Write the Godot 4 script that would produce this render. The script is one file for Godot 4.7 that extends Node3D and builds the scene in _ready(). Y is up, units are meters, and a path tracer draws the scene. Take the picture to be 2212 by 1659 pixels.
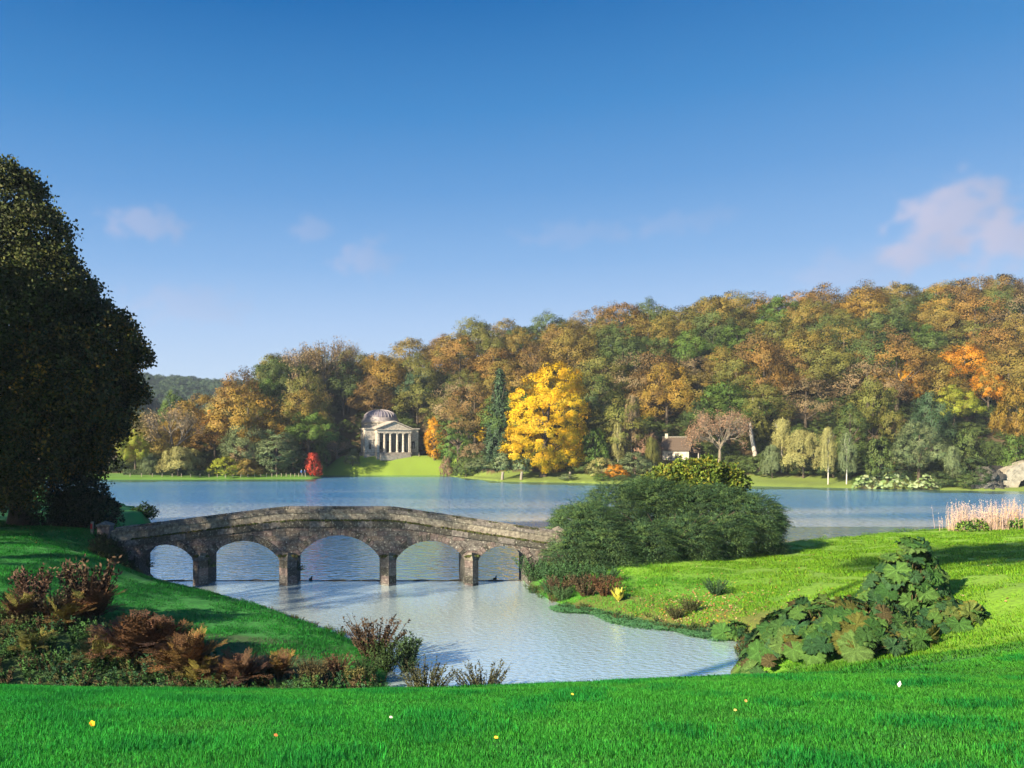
extends Node3D

# ---------------------------------------------------------------- camera, sky, sun
const EXPOSURE := 3.2
const ORDER := ["first", "second", "third", "fourth", "fifth", "sixth", "seventh", "eighth", "ninth", "tenth", "eleventh", "twelfth", "thirteenth", "fourteenth", "fifteenth", "sixteenth", "seventeenth", "eighteenth", "nineteenth", "twentieth", "twenty-first", "twenty-second", "twenty-third", "twenty-fourth", "twenty-fifth", "twenty-sixth", "twenty-seventh", "twenty-eighth"]
var rng := RandomNumberGenerator.new()
var taken := {}
var mats := {}


func _ready():
	rng.seed = 20
	make_camera()
	make_sky()
	make_sun()
	make_materials()
	build_ground()
	build_water()
	build_bridge()
	build_temple()
	build_cottage()
	build_grotto()
	make_tree_shapes()
	build_hill_wood()
	build_shore_trees()
	build_left_trees()
	build_shrubs()
	build_far_bank()
	build_gunnera()
	build_left_bank()
	build_right_bank()
	build_grass()
	build_small_things()
	finish_labels()


func make_camera():
	var cam := Camera3D.new()
	cam.name = "camera"
	cam.projection = Camera3D.PROJECTION_FRUSTUM
	cam.near = 0.5
	cam.far = 4000.0
	cam.keep_aspect = Camera3D.KEEP_HEIGHT
	cam.size = 2.0 * 0.5 * 829.5 / 1720.0
	cam.frustum_offset = Vector2(0.5 * 326.0 / 1720.0, 0.5 * 130.5 / 1720.0)
	cam.position = Vector3(0, 9.5, 0)
	add_child(cam)
	cam.current = true


func make_sky():
	var env := Environment.new()
	env.background_mode = Environment.BG_SKY
	env.tonemap_mode = Environment.TONE_MAPPER_LINEAR
	env.tonemap_exposure = EXPOSURE
	env.sdfgi_enabled = true
	env.ssao_enabled = true
	env.ssil_enabled = true
	env.fog_enabled = true
	env.fog_mode = Environment.FOG_MODE_EXPONENTIAL
	env.fog_density = 0.00016
	env.fog_light_color = Color(0.80, 0.88, 1.0)
	var w := 2048
	var h := 1024
	var im := Image.create(w, h, false, Image.FORMAT_RGBAF)
	# colour of the air at heights above the horizon, in degrees, as display colours
	var deg := [-90.0, -0.5, 2.0, 5.0, 8.5, 12.5, 17.5, 22.5, 29.0, 45.0, 90.0]
	var tone := [Color8(120, 130, 120), Color8(192, 212, 236), Color8(203, 222, 246), Color8(192, 217, 245), Color8(172, 204, 243), Color8(136, 182, 233), Color8(98, 158, 219), Color8(62, 138, 205), Color8(14, 109, 182), Color8(14, 107, 180), Color8(14, 107, 180)]
	var rows: Array[Color] = []
	for y in h:
		var e := 90.0 - (y + 0.5) / h * 180.0
		var k := 0
		while k < deg.size() - 2 and e > deg[k + 1]:
			k += 1
		var t: float = clampf((e - deg[k]) / (deg[k + 1] - deg[k]), 0, 1)
		var a: Color = tone[k].srgb_to_linear()
		var b: Color = tone[k + 1].srgb_to_linear()
		var c := a.lerp(b, t)
		c = Color(c.r / EXPOSURE, c.g / EXPOSURE, c.b / EXPOSURE, 1)
		rows.append(c)
		im.fill_rect(Rect2i(0, y, w, 1), c)
	# the air brightens towards the sun
	var su := 1.0 - 126.0 / 360.0
	for y in range(int(0.13 * h), int(0.5 * h)):
		var el := deg_to_rad(90.0 - (y + 0.5) / h * 180.0)
		for x in range(int((su - 0.16) * w), int((su + 0.16) * w)):
			var da := (float(x) / w - su) * TAU
			var far := acos(clampf(sin(el) * sin(deg_to_rad(23.5)) + cos(el) * cos(deg_to_rad(23.5)) * cos(da), -1, 1))
			var k := 2.6 * exp(-pow(far / 0.30, 2.0)) / EXPOSURE
			if k > 0.002:
				var c := rows[y]
				im.set_pixel(x, y, Color(c.r + k, c.g + k * 0.95, c.b + k * 0.86, 1))
	# soft wisps of evening-pink cloud: azimuth, height, half width, half height (degrees), strength
	var puff := FastNoiseLite.new()
	puff.seed = 5
	puff.frequency = 0.022
	puff.fractal_octaves = 4
	var clouds := [[36.9, 13.0, 3.3, 2.5, 0.85], [39.3, 11.4, 3.0, 1.7, 0.75], [35.2, 11.4, 2.4, 1.5, 0.7], [31.5, 10.4, 4.0, 1.6, 0.22], [-15.2, 15.0, 3.2, 1.3, 0.42], [0.3, 13.2, 2.4, 1.5, 0.32], [-3.6, 15.3, 1.6, 1.1, 0.24], [-12.0, 9.8, 5.0, 1.6, 0.24], [15.0, 14.4, 4.4, 1.0, 0.16], [22.0, 14.6, 4.0, 0.9, 0.14],
		[70.0, 13.0, 5.0, 2.4, 0.4], [110.0, 15.0, 6.0, 2.2, 0.35], [160.0, 12.0, 5.0, 2.0, 0.4], [-60.0, 13.0, 5.0, 2.0, 0.35], [-120.0, 14.0, 6.0, 2.4, 0.4]]
	for cl in clouds:
		var cx: float = cl[0] / 360.0 * w
		var cy: float = (90.0 - cl[1]) / 180.0 * h
		var rx: float = cl[2] / 360.0 * w * 1.5
		var ry: float = cl[3] / 180.0 * h * 1.5
		for y in range(int(cy - ry), int(cy + ry) + 1):
			for x in range(int(cx - rx), int(cx + rx) + 1):
				var d := Vector2((x - cx) / rx, (y - cy) / ry).length() * 1.5
				var n := puff.get_noise_2d(x * 4.0, y * 5.0)
				var a := smoothstep(1.12, 0.28, d + n * 0.62) * float(cl[4])
				if a > 0.004:
					var xx := posmod(x, w)
					var was := im.get_pixel(xx, y)
					var lit := Color8(204, 203, 226).srgb_to_linear().lerp(Color8(172, 184, 214).srgb_to_linear(), clampf((x - cx) / rx + 0.4, 0, 1))
					lit = Color(lit.r / EXPOSURE, lit.g / EXPOSURE, lit.b / EXPOSURE, 1)
					im.set_pixel(xx, y, was.lerp(lit, a))
	var pano := PanoramaSkyMaterial.new()
	pano.panorama = ImageTexture.create_from_image(im)
	var sky := Sky.new()
	sky.sky_material = pano
	env.sky = sky
	var we := WorldEnvironment.new()
	we.name = "world_environment"
	we.environment = env
	add_child(we)


func make_sun():
	var sun := DirectionalLight3D.new()
	sun.name = "sun"
	sun.light_energy = 1.6
	sun.light_color = Color(1.0, 0.92, 0.78)
	sun.light_angular_distance = 0.6
	sun.shadow_enabled = true
	sun.sky_mode = DirectionalLight3D.SKY_MODE_LIGHT_ONLY
	add_child(sun)
	# low autumn sun from the left and a little behind the camera
	var az := deg_to_rad(36.0)
	var el := deg_to_rad(23.5)
	var to_sun := Vector3(-cos(az) * cos(el), sin(el), sin(az) * cos(el))
	sun.look_at_from_position(Vector3.ZERO, -to_sun, Vector3.UP)


# ---------------------------------------------------------------- naming and building helpers
func numbered(called: String) -> String:
	if not taken.has(called):
		taken[called] = 0
		return called
	taken[called] += 1
	return "%s_%03d" % [called, taken[called]]


func tag(o: Node, label: String, category := "", group := "", kind := ""):
	if label:
		o.set_meta("label", label)
	if category:
		o.set_meta("category", category)
	if group:
		o.set_meta("group", group)
	if kind:
		o.set_meta("kind", kind)


func thing(called: String, label: String, category: String, at := Vector3.ZERO, turn := 0.0, group := "") -> Node3D:
	var o := Node3D.new()
	o.name = numbered(called)
	add_child(o)
	o.position = at
	o.rotation.y = turn
	tag(o, label, category, group)
	return o


func obj(called: String, mesh: Mesh, m: Material, parent: Node = null) -> MeshInstance3D:
	var o := MeshInstance3D.new()
	o.mesh = mesh
	if m:
		o.material_override = m
	if parent == null:
		o.name = numbered(called)
		add_child(o)
	else:
		o.name = called
		parent.add_child(o, true)
	return o


# copies of one mesh, given as flat rows of twelve numbers (or sixteen with colours)
func copies(called: String, mesh: Mesh, m: Material, rows: PackedFloat32Array, colored := false, parent: Node = null) -> MultiMeshInstance3D:
	var mm := MultiMesh.new()
	mm.transform_format = MultiMesh.TRANSFORM_3D
	mm.use_colors = colored
	mm.mesh = mesh
	mm.instance_count = rows.size() / (16 if colored else 12)
	mm.buffer = rows
	var o := MultiMeshInstance3D.new()
	o.multimesh = mm
	o.material_override = m
	if parent == null:
		o.name = numbered(called)
		add_child(o)
	else:
		o.name = called
		parent.add_child(o, true)
	o.set_meta("kind", "stuff")
	return o


func row(rows: PackedFloat32Array, b: Basis, p: Vector3):
	rows.append_array(PackedFloat32Array([b.x.x, b.y.x, b.z.x, p.x, b.x.y, b.y.y, b.z.y, p.y, b.x.z, b.y.z, b.z.z, p.z]))


func ball() -> Vector3:
	var y := rng.randf_range(-1, 1)
	var a := rng.randf_range(0, TAU)
	var r := sqrt(1.0 - y * y)
	return Vector3(r * cos(a), y, r * sin(a))


# a frame whose y axis is n, turned at random about it
func frame(n: Vector3, a: float) -> Basis:
	var t := n.cross(Vector3(0.31, 0.17, 0.93)).normalized()
	var b := t.cross(n)
	var x := t * cos(a) + b * sin(a)
	return Basis(x, n, x.cross(n))


class Build:
	var v := PackedVector3Array()
	var n := PackedVector3Array()
	var c := PackedColorArray()
	var uv := PackedVector2Array()
	var ix := PackedInt32Array()
	var col := Color.WHITE

	func vert(p: Vector3, nn: Vector3, u := Vector2.ZERO) -> int:
		v.append(p)
		n.append(nn)
		c.append(col)
		uv.append(u)
		return v.size() - 1

	# a pointed leaf of two faces: p its foot, t its length, w half its width, nn the normal it is lit with
	func leaf(p: Vector3, t: Vector3, w: Vector3, nn: Vector3):
		var k := v.size()
		var m := p + t * 0.45
		v.append(p)
		v.append(m + w)
		v.append(p + t)
		v.append(m - w)
		for i in 4:
			n.append(nn)
			c.append(col)
			uv.append(Vector2.ZERO)
		ix.append_array(PackedInt32Array([k, k + 1, k + 2, k, k + 2, k + 3]))

	func blade(p: Vector3, t: Vector3, w: Vector3, nn: Vector3):
		var k := v.size()
		v.append(p - w)
		v.append(p + t)
		v.append(p + w)
		for i in 3:
			n.append(nn)
			c.append(col)
			uv.append(Vector2.ZERO)
		ix.append_array(PackedInt32Array([k, k + 1, k + 2]))

	# a flat four-sided face that looks towards out
	func quad(a: Vector3, b: Vector3, d: Vector3, e: Vector3, out: Vector3):
		var nn := (b - a).cross(d - a)
		if nn.length_squared() < 1e-14:
			nn = (d - a).cross(e - a)
		nn = nn.normalized()
		var k := v.size()
		var pts := [a, b, d, e]
		if nn.dot(out) > 0:
			pts = [a, e, d, b]
		else:
			nn = -nn
		for p in pts:
			v.append(p)
			n.append(nn)
			c.append(col)
			uv.append(Vector2.ZERO)
		ix.append_array(PackedInt32Array([k, k + 1, k + 2, k, k + 2, k + 3]))

	func tri(a: Vector3, b: Vector3, d: Vector3, out: Vector3):
		var nn := (b - a).cross(d - a).normalized()
		var k := v.size()
		var pts := [a, b, d]
		if nn.dot(out) > 0:
			pts = [a, d, b]
		else:
			nn = -nn
		for p in pts:
			v.append(p)
			n.append(nn)
			c.append(col)
			uv.append(Vector2.ZERO)
		ix.append_array(PackedInt32Array([k, k + 1, k + 2]))

	# eight corners: four of one end in a ring, then four of the other
	func prism(q: Array):
		var mid := Vector3.ZERO
		for p in q:
			mid += p
		mid /= 8.0
		for f in [[0, 1, 2, 3], [4, 5, 6, 7], [0, 1, 5, 4], [1, 2, 6, 5], [2, 3, 7, 6], [3, 0, 4, 7]]:
			var m: Vector3 = (q[f[0]] + q[f[1]] + q[f[2]] + q[f[3]]) / 4.0
			quad(q[f[0]], q[f[1]], q[f[2]], q[f[3]], m - mid)

	func box(lo: Vector3, hi: Vector3):
		prism([Vector3(lo.x, lo.y, lo.z), Vector3(hi.x, lo.y, lo.z), Vector3(hi.x, hi.y, lo.z), Vector3(lo.x, hi.y, lo.z), Vector3(lo.x, lo.y, hi.z), Vector3(hi.x, lo.y, hi.z), Vector3(hi.x, hi.y, hi.z), Vector3(lo.x, hi.y, hi.z)])

	# a box whose edges towards +z are cut off by b
	func block(lo: Vector3, hi: Vector3, b := 0.02):
		var z := hi.z - b
		box(lo, Vector3(hi.x, hi.y, z))
		prism([Vector3(lo.x, lo.y, z), Vector3(hi.x, lo.y, z), Vector3(hi.x, hi.y, z), Vector3(lo.x, hi.y, z), Vector3(lo.x + b, lo.y + b, hi.z), Vector3(hi.x - b, lo.y + b, hi.z), Vector3(hi.x - b, hi.y - b, hi.z), Vector3(lo.x + b, hi.y - b, hi.z)])

	# a flat outline in x and y given thickness between z0 and z1, its front (z1) edges cut off by b
	func slab(poly: PackedVector2Array, z0: float, z1: float, b := 0.0):
		var face := poly
		var zb := z1
		if b > 0.0:
			var shrunk := Geometry2D.offset_polygon(poly, -b)
			if shrunk.size() == 1 and shrunk[0].size() == poly.size():
				face = shrunk[0]
				var best := 0
				for i in face.size():
					if face[i].distance_squared_to(poly[0]) < face[best].distance_squared_to(poly[0]):
						best = i
				var turned := PackedVector2Array()
				for i in face.size():
					turned.append(face[(best + i) % face.size()])
				face = turned
				zb = z1 - b
			else:
				b = 0.0
		var t := Geometry2D.triangulate_polygon(face)
		for i in range(0, t.size(), 3):
			tri(Vector3(face[t[i]].x, face[t[i]].y, z1), Vector3(face[t[i + 1]].x, face[t[i + 1]].y, z1), Vector3(face[t[i + 2]].x, face[t[i + 2]].y, z1), Vector3(0, 0, 1))
		t = Geometry2D.triangulate_polygon(poly)
		for i in range(0, t.size(), 3):
			tri(Vector3(poly[t[i]].x, poly[t[i]].y, z0), Vector3(poly[t[i + 1]].x, poly[t[i + 1]].y, z0), Vector3(poly[t[i + 2]].x, poly[t[i + 2]].y, z0), Vector3(0, 0, -1))
		var turn := -1.0 if Geometry2D.is_polygon_clockwise(poly) else 1.0
		for i in poly.size():
			var p := poly[i]
			var q := poly[(i + 1) % poly.size()]
			var out := Vector3(q.y - p.y, p.x - q.x, 0) * turn
			quad(Vector3(p.x, p.y, z0), Vector3(q.x, q.y, z0), Vector3(q.x, q.y, zb), Vector3(p.x, p.y, zb), out)
			if b > 0.0:
				var fp := face[i]
				var fq := face[(i + 1) % face.size()]
				quad(Vector3(p.x, p.y, zb), Vector3(q.x, q.y, zb), Vector3(fq.x, fq.y, z1), Vector3(fp.x, fp.y, z1), out + Vector3(0, 0, 0.01))

	# a round bar along points with a radius at each
	func tube(pts: Array, rad: Array, sides := 6):
		var k := v.size()
		for i in pts.size():
			var d: Vector3 = (pts[mini(i + 1, pts.size() - 1)] - pts[maxi(i - 1, 0)]).normalized()
			var x := d.cross(Vector3(0.3, 0.1, 0.95)).normalized()
			var y := d.cross(x)
			for s in sides:
				var a := TAU * s / sides
				var o := x * cos(a) + y * sin(a)
				v.append(pts[i] + o * rad[i])
				n.append(o)
				c.append(col)
				uv.append(Vector2.ZERO)
		for i in pts.size() - 1:
			for s in sides:
				var a := k + i * sides + s
				var b := k + i * sides + (s + 1) % sides
				ix.append_array(PackedInt32Array([a, b, b + sides, a, b + sides, a + sides]))

	# an outline of radius and height turned round the y axis
	func lathe(prof: Array, sides := 24, at := Vector3.ZERO, smooth := true):
		if prof[0].y > prof[-1].y:
			prof = prof.duplicate()
			prof.reverse()
		for i in prof.size() - 1:
			var p: Vector2 = prof[i]
			var q: Vector2 = prof[i + 1]
			var fall := Vector2(q.y - p.y, p.x - q.x).normalized()
			for s in sides:
				var a := TAU * s / sides
				var b := TAU * (s + 1) / sides
				var da := Vector3(cos(a), 0, sin(a))
				var db := Vector3(cos(b), 0, sin(b))
				var k := v.size()
				for e in [[da, p], [db, p], [db, q], [da, q]]:
					v.append(at + e[0] * e[1].x + Vector3(0, e[1].y, 0))
					var nd: Vector3 = e[0] if smooth else (da + db).normalized()
					n.append((nd * fall.x + Vector3(0, fall.y, 0)).normalized())
					c.append(col)
					uv.append(Vector2.ZERO)
				ix.append_array(PackedInt32Array([k, k + 1, k + 2, k, k + 2, k + 3]))

	func add(o: Build, t := Transform3D()):
		var k := v.size()
		for i in o.v.size():
			v.append(t * o.v[i])
			n.append((t.basis * o.n[i]).normalized())
		c.append_array(o.c)
		uv.append_array(o.uv)
		for i in o.ix:
			ix.append(i + k)

	# every face is wound so that its front is on the side of its normals
	func done() -> ArrayMesh:
		for i in range(0, ix.size(), 3):
			var p := v[ix[i]]
			if (v[ix[i + 1]] - p).cross(v[ix[i + 2]] - p).dot(n[ix[i]]) > 0.0:
				var swap := ix[i + 1]
				ix[i + 1] = ix[i + 2]
				ix[i + 2] = swap
		var a := []
		a.resize(Mesh.ARRAY_MAX)
		a[Mesh.ARRAY_VERTEX] = v
		a[Mesh.ARRAY_NORMAL] = n
		a[Mesh.ARRAY_COLOR] = c
		a[Mesh.ARRAY_TEX_UV] = uv
		a[Mesh.ARRAY_INDEX] = ix
		var m := ArrayMesh.new()
		m.add_surface_from_arrays(Mesh.PRIMITIVE_TRIANGLES, a)
		return m


# ---------------------------------------------------------------- materials
func lin(r: float, g: float, b: float) -> Color:
	return Color(r, g, b).linear_to_srgb()


func noise_tex(freq: float, octaves: int, seed_: int, ramp: Array, size := 512, kind := FastNoiseLite.TYPE_SIMPLEX_SMOOTH) -> NoiseTexture2D:
	var f := FastNoiseLite.new()
	f.noise_type = kind
	f.frequency = freq
	f.fractal_octaves = octaves
	f.seed = seed_
	var t := NoiseTexture2D.new()
	t.width = size
	t.height = size
	t.seamless = true
	t.generate_mipmaps = false
	t.noise = f
	if ramp.size():
		var g := Gradient.new()
		var at := PackedFloat32Array()
		var cs := PackedColorArray()
		for r in ramp:
			at.append(r[0])
			cs.append(r[1])
		g.offsets = at
		g.colors = cs
		t.color_ramp = g
	return t


func normal_tex(freq: float, octaves: int, seed_: int, strength: float, size := 512) -> NoiseTexture2D:
	var t := noise_tex(freq, octaves, seed_, [], size)
	t.as_normal_map = true
	t.bump_strength = strength
	return t


func leaf_mat(called: String, r: float, g: float, b: float, glow := 0.35, rough := 0.65) -> StandardMaterial3D:
	var m := StandardMaterial3D.new()
	m.resource_name = called
	m.albedo_color = lin(r, g, b)
	m.vertex_color_use_as_albedo = true
	m.roughness = rough
	m.metallic_specular = 0.35
	m.cull_mode = BaseMaterial3D.CULL_DISABLED
	m.backlight_enabled = true
	m.backlight = Color(glow, glow, glow)
	mats[called] = m
	return m


func plain_mat(called: String, r: float, g: float, b: float, rough := 0.85) -> StandardMaterial3D:
	var m := StandardMaterial3D.new()
	m.resource_name = called
	m.albedo_color = lin(r, g, b)
	m.roughness = rough
	m.vertex_color_use_as_albedo = true
	mats[called] = m
	return m


func grain(m: StandardMaterial3D, t: Texture2D, scale: float, relief: Texture2D = null, depth := 0.0):
	m.albedo_texture = t
	m.uv1_triplanar = true
	m.uv1_world_triplanar = true
	m.uv1_scale = Vector3.ONE * scale
	if relief:
		m.heightmap_enabled = true
		m.heightmap_texture = relief
		m.heightmap_scale = depth


func grey(k: float) -> Color:
	return Color(k, k, k)


func make_materials():
	# leaves: colour of the leaf itself
	leaf_mat("rust", 0.185, 0.12, 0.034)
	leaf_mat("copper", 0.25, 0.15, 0.033)
	leaf_mat("golden", 0.29, 0.19, 0.026)
	leaf_mat("ochre", 0.23, 0.175, 0.032)
	leaf_mat("olive", 0.15, 0.158, 0.03)
	leaf_mat("moss", 0.085, 0.13, 0.03)
	leaf_mat("green", 0.085, 0.155, 0.022)
	leaf_mat("deep", 0.05, 0.085, 0.025, 0.2)
	leaf_mat("bluegreen", 0.05, 0.10, 0.045, 0.2)
	leaf_mat("greygreen", 0.15, 0.20, 0.085)
	leaf_mat("pale", 0.31, 0.30, 0.10)
	leaf_mat("lime", 0.30, 0.34, 0.03, 0.5)
	leaf_mat("yellow", 0.70, 0.44, 0.006, 0.5)
	leaf_mat("amber", 0.75, 0.36, 0.012, 0.5)
	leaf_mat("orange", 0.58, 0.25, 0.012, 0.45)
	leaf_mat("red", 0.52, 0.06, 0.03, 0.45)
	leaf_mat("pink", 0.29, 0.18, 0.11, 0.3)
	leaf_mat("dun", 0.23, 0.17, 0.085, 0.2)
	leaf_mat("yew", 0.075, 0.115, 0.045, 0.25)
	leaf_mat("shade_leaf", 0.05, 0.075, 0.012, 0.35)
	leaf_mat("tinted", 1.0, 1.0, 1.0, 0.35)
	leaf_mat("tinted_dry", 1.0, 1.0, 1.0, 0.2, 0.9)
	leaf_mat("grass", 1.0, 1.0, 1.0, 0.5, 0.5)
	leaf_mat("gunnera_leaf", 1.0, 1.0, 1.0, 0.25, 0.8).metallic_specular = 0.2
	grain(mats["gunnera_leaf"], noise_tex(0.02, 4, 71, [[0.0, grey(0.7)], [0.5, grey(0.95)], [1.0, grey(1.0)]], 256), 1.6, noise_tex(0.05, 3, 72, [], 256), 4.0)
	mats["gunnera_leaf"].uv1_world_triplanar = false
	# bark and twigs
	var bark_t := noise_tex(0.03, 4, 3, [[0.0, grey(0.45)], [0.5, grey(0.8)], [1.0, grey(1.0)]], 256)
	for b in [["bark", 0.11, 0.085, 0.06], ["grey_bark", 0.30, 0.26, 0.20], ["pale_bark", 0.68, 0.62, 0.54], ["twig", 0.20, 0.15, 0.10], ["pale_twig", 0.28, 0.235, 0.175], ["stem", 0.20, 0.16, 0.07]]:
		grain(plain_mat(b[0], b[1], b[2], b[3]), bark_t, 1.7)
	# old bridge stone: grey and purple-brown ashlar with lichen and soot
	var stone_t := noise_tex(0.012, 5, 11, [[0.0, Color(0.42, 0.40, 0.39)], [0.3, Color(0.70, 0.67, 0.65)], [0.6, Color(0.82, 0.79, 0.76)], [1.0, Color(0.98, 0.95, 0.90)]], 512)
	var lichen := noise_tex(0.024, 4, 21, [[0.0, Color(0.90, 0.90, 0.84, 0)], [0.70, Color(0.85, 0.85, 0.80, 0)], [0.82, Color(0.74, 0.75, 0.70, 0.35)], [1.0, Color(0.84, 0.84, 0.78, 0.7)]], 512)
	var pits := noise_tex(0.05, 4, 31, [], 512)
	for s in [["stone_grey", 0.20, 0.198, 0.205], ["stone_mauve", 0.225, 0.19, 0.20], ["stone_brown", 0.20, 0.178, 0.17], ["stone_pale", 0.35, 0.345, 0.31], ["stone_dark", 0.085, 0.088, 0.082], ["stone_cap", 0.235, 0.235, 0.215]]:
		var m := plain_mat(s[0], s[1], s[2], s[3], 0.95)
		grain(m, stone_t, 0.45, pits, 1.6)
		m.detail_enabled = true
		m.detail_albedo = lichen
		m.detail_blend_mode = BaseMaterial3D.BLEND_MODE_MIX
	grain(plain_mat("moss_cushion", 0.075, 0.085, 0.018, 1.0), bark_t, 3.0)
	# temple and cottage
	var lime_t := noise_tex(0.015, 5, 41, [[0.0, grey(0.62)], [0.4, grey(0.86)], [1.0, grey(1.0)]], 256)
	grain(plain_mat("temple_stone", 0.47, 0.43, 0.37), lime_t, 0.25)
	grain(plain_mat("temple_inside", 0.30, 0.28, 0.25), lime_t, 0.25)
	grain(plain_mat("lead", 0.15, 0.14, 0.19, 0.5), lime_t, 0.2)
	grain(plain_mat("lead_rib", 0.34, 0.31, 0.32, 0.5), lime_t, 0.2)
	grain(plain_mat("render_white", 0.50, 0.46, 0.39), lime_t, 0.3)
	grain(plain_mat("thatch", 0.12, 0.085, 0.062), bark_t, 0.8)
	grain(plain_mat("timber", 0.09, 0.06, 0.04), bark_t, 0.9)
	grain(plain_mat("post_wood", 0.38, 0.33, 0.25), bark_t, 1.2)
	grain(plain_mat("rock", 0.36, 0.33, 0.26), lime_t, 0.18, pits, 12.0)
	plain_mat("dark", 0.012, 0.012, 0.012)
	plain_mat("cloth", 1, 1, 1)
	var glass := StandardMaterial3D.new()
	glass.albedo_color = lin(0.03, 0.035, 0.04)
	glass.roughness = 0.15
	mats["pane"] = glass
	# ground
	var turf_t := noise_tex(0.02, 5, 51, [[0.0, grey(0.55)], [0.45, grey(0.85)], [1.0, grey(1.0)]], 1024)
	var g := plain_mat("turf", 1, 1, 1, 0.95)
	grain(g, turf_t, 0.22)
	mats["rust_stone"] = mats["stone_brown"]


# ---------------------------------------------------------------- the ground: one sheet, heights in metres over the lake
# x to the right, d forward (d = -z)
var gx := PackedFloat32Array()
var gd := PackedFloat32Array()
var gh := PackedFloat32Array()
var gs := PackedFloat32Array()
var shore := PackedVector2Array([Vector2(2, 28.5), Vector2(1.2, 31), Vector2(1.5, 34), Vector2(0.8, 36.5), Vector2(-0.8, 39.8), Vector2(-4.7, 44), Vector2(-7.6, 46.8), Vector2(-11, 50), Vector2(-14.9, 53.5), Vector2(-15.1, 57.3), Vector2(-17, 61), Vector2(-21, 72), Vector2(-22.2, 80), Vector2(-22.6, 88), Vector2(-26, 95), Vector2(-48, 122), Vector2(-85, 213), Vector2(-13, 218), Vector2(-11, 224), Vector2(-14, 234), Vector2(-13, 246), Vector2(26, 244), Vector2(27, 233), Vector2(35.6, 204), Vector2(53.8, 197), Vector2(58, 192), Vector2(90.5, 181), Vector2(108, 172), Vector2(128, 163), Vector2(190, 150), Vector2(300, 140), Vector2(300, 90), Vector2(75, 75), Vector2(56, 71.5), Vector2(36, 67.5), Vector2(28, 64), Vector2(17, 61.5), Vector2(12.5, 58.5), Vector2(11.3, 57.2), Vector2(11.2, 53.8), Vector2(10.9, 50.7), Vector2(11.6, 46.4), Vector2(13, 44.8), Vector2(15.7, 41), Vector2(17.8, 39.7), Vector2(18.2, 38.2), Vector2(17, 36), Vector2(15, 33), Vector2(14.8, 30.5), Vector2(13, 28.5)])
# surveyed heights of the near banks: x, forward, height
var survey := [[-16, 0, 8.1], [-6, 0, 8.1], [2, 0, 8.1], [9, 0, 8.1], [-16, 6, 7.06], [-6, 6, 7.06], [2, 6, 7.06], [9, 6, 7.06], [-16, 11, 6.16], [-6, 11, 6.12], [2, 11, 6.08], [7.1, 12, 6.0], [0, -14, 9.8], [-16, 17, 4.0], [-6, 17, 4.0], [2, 17, 4.0], [9, 17, 4.5], [-16, 23, 1.7], [-6, 23, 1.5], [2, 23, 1.3], [10, 23, 2.2],
	[-12, 28.5, 0.5], [-3, 28.5, 0.35], [-25, 28.5, 1.3], [-7, 28.5, 0.45], [-23.6, 52, 3.75], [-16.3, 36, 2.6], [-12.6, 40, 1.9], [-15.5, 46, 3.0], [-17.4, 54, 3.1], [-14.6, 52, 0.9], [-7.1, 43.5, 1.0], [-1.65, 35.5, 0.5], [-8.3, 37.5, 1.15], [-2.4, 31.3, 0.6], [-7, 32, 0.85], [-12.6, 32, 1.3], [-14.5, 32, 1.4],
	[-24, 59, 3.4], [-35, 50, 5.0], [-35, 36, 5.0], [-30, 28, 4.0], [-40, 15, 7.0], [-45, 70, 4.0], [-26, 78, 2.6], [-27, 88, 2.4], [-45, 110, 3.0], [-40, 0, 9.0],
	[11.7, 14, 5.45], [16.7, 20, 4.5], [25, 30, 3.65], [37.5, 45, 3.2], [55.8, 67, 2.5], [16.3, 24, 2.9], [18.4, 25.5, 2.75], [22.6, 29.5, 2.8], [22.8, 33, 2.75], [24.3, 45.5, 1.65], [28.5, 53.3, 1.6], [17.8, 42.5, 0.6], [15, 46, 0.8], [19.9, 49, 1.38], [13.5, 55.5, 2.1], [12.0, 50, 0.45], [12.3, 53, 0.7], [13.6, 48, 0.6], [15.5, 51.5, 1.1], [18, 58, 1.8], [25, 58, 1.6], [31, 60, 1.6], [33.5, 63.5, 1.5], [45, 66, 2.1], [70, 68, 3.0], [60, 45, 4.5], [45, 25, 6.0], [30, 10, 7.5], [20, 0, 8.5], [75, 20, 10.0]]
var spline := PackedFloat64Array()
var ridge := PackedVector2Array([Vector2(-700, 22), Vector2(-300, 18), Vector2(-110, 3), Vector2(-78, 5), Vector2(-61, 8), Vector2(-57, 13), Vector2(-49, 17), Vector2(-40, 22), Vector2(-31, 25), Vector2(-14, 27), Vector2(0, 25), Vector2(10, 26), Vector2(21, 31), Vector2(38, 37), Vector2(73, 41), Vector2(126, 45), Vector2(178, 49), Vector2(250, 55), Vector2(400, 60), Vector2(1200, 60)])
var far_shore := PackedVector2Array([Vector2(-700, 190), Vector2(-110, 212), Vector2(-64, 214), Vector2(-13, 219), Vector2(-11, 246), Vector2(26, 246), Vector2(28, 232), Vector2(35.6, 204), Vector2(53.8, 197), Vector2(58, 192), Vector2(90, 181), Vector2(108, 172), Vector2(128, 163), Vector2(190, 150), Vector2(300, 140), Vector2(1200, 140)])


func along(line: PackedVector2Array, x: float) -> float:
	for i in line.size() - 1:
		if x <= line[i + 1].x:
			return lerpf(line[i].y, line[i + 1].y, clampf((x - line[i].x) / (line[i + 1].x - line[i].x), 0, 1))
	return line[line.size() - 1].y


func bend(r2: float) -> float:
	return 0.0 if r2 < 1e-9 else r2 * log(r2)


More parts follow.
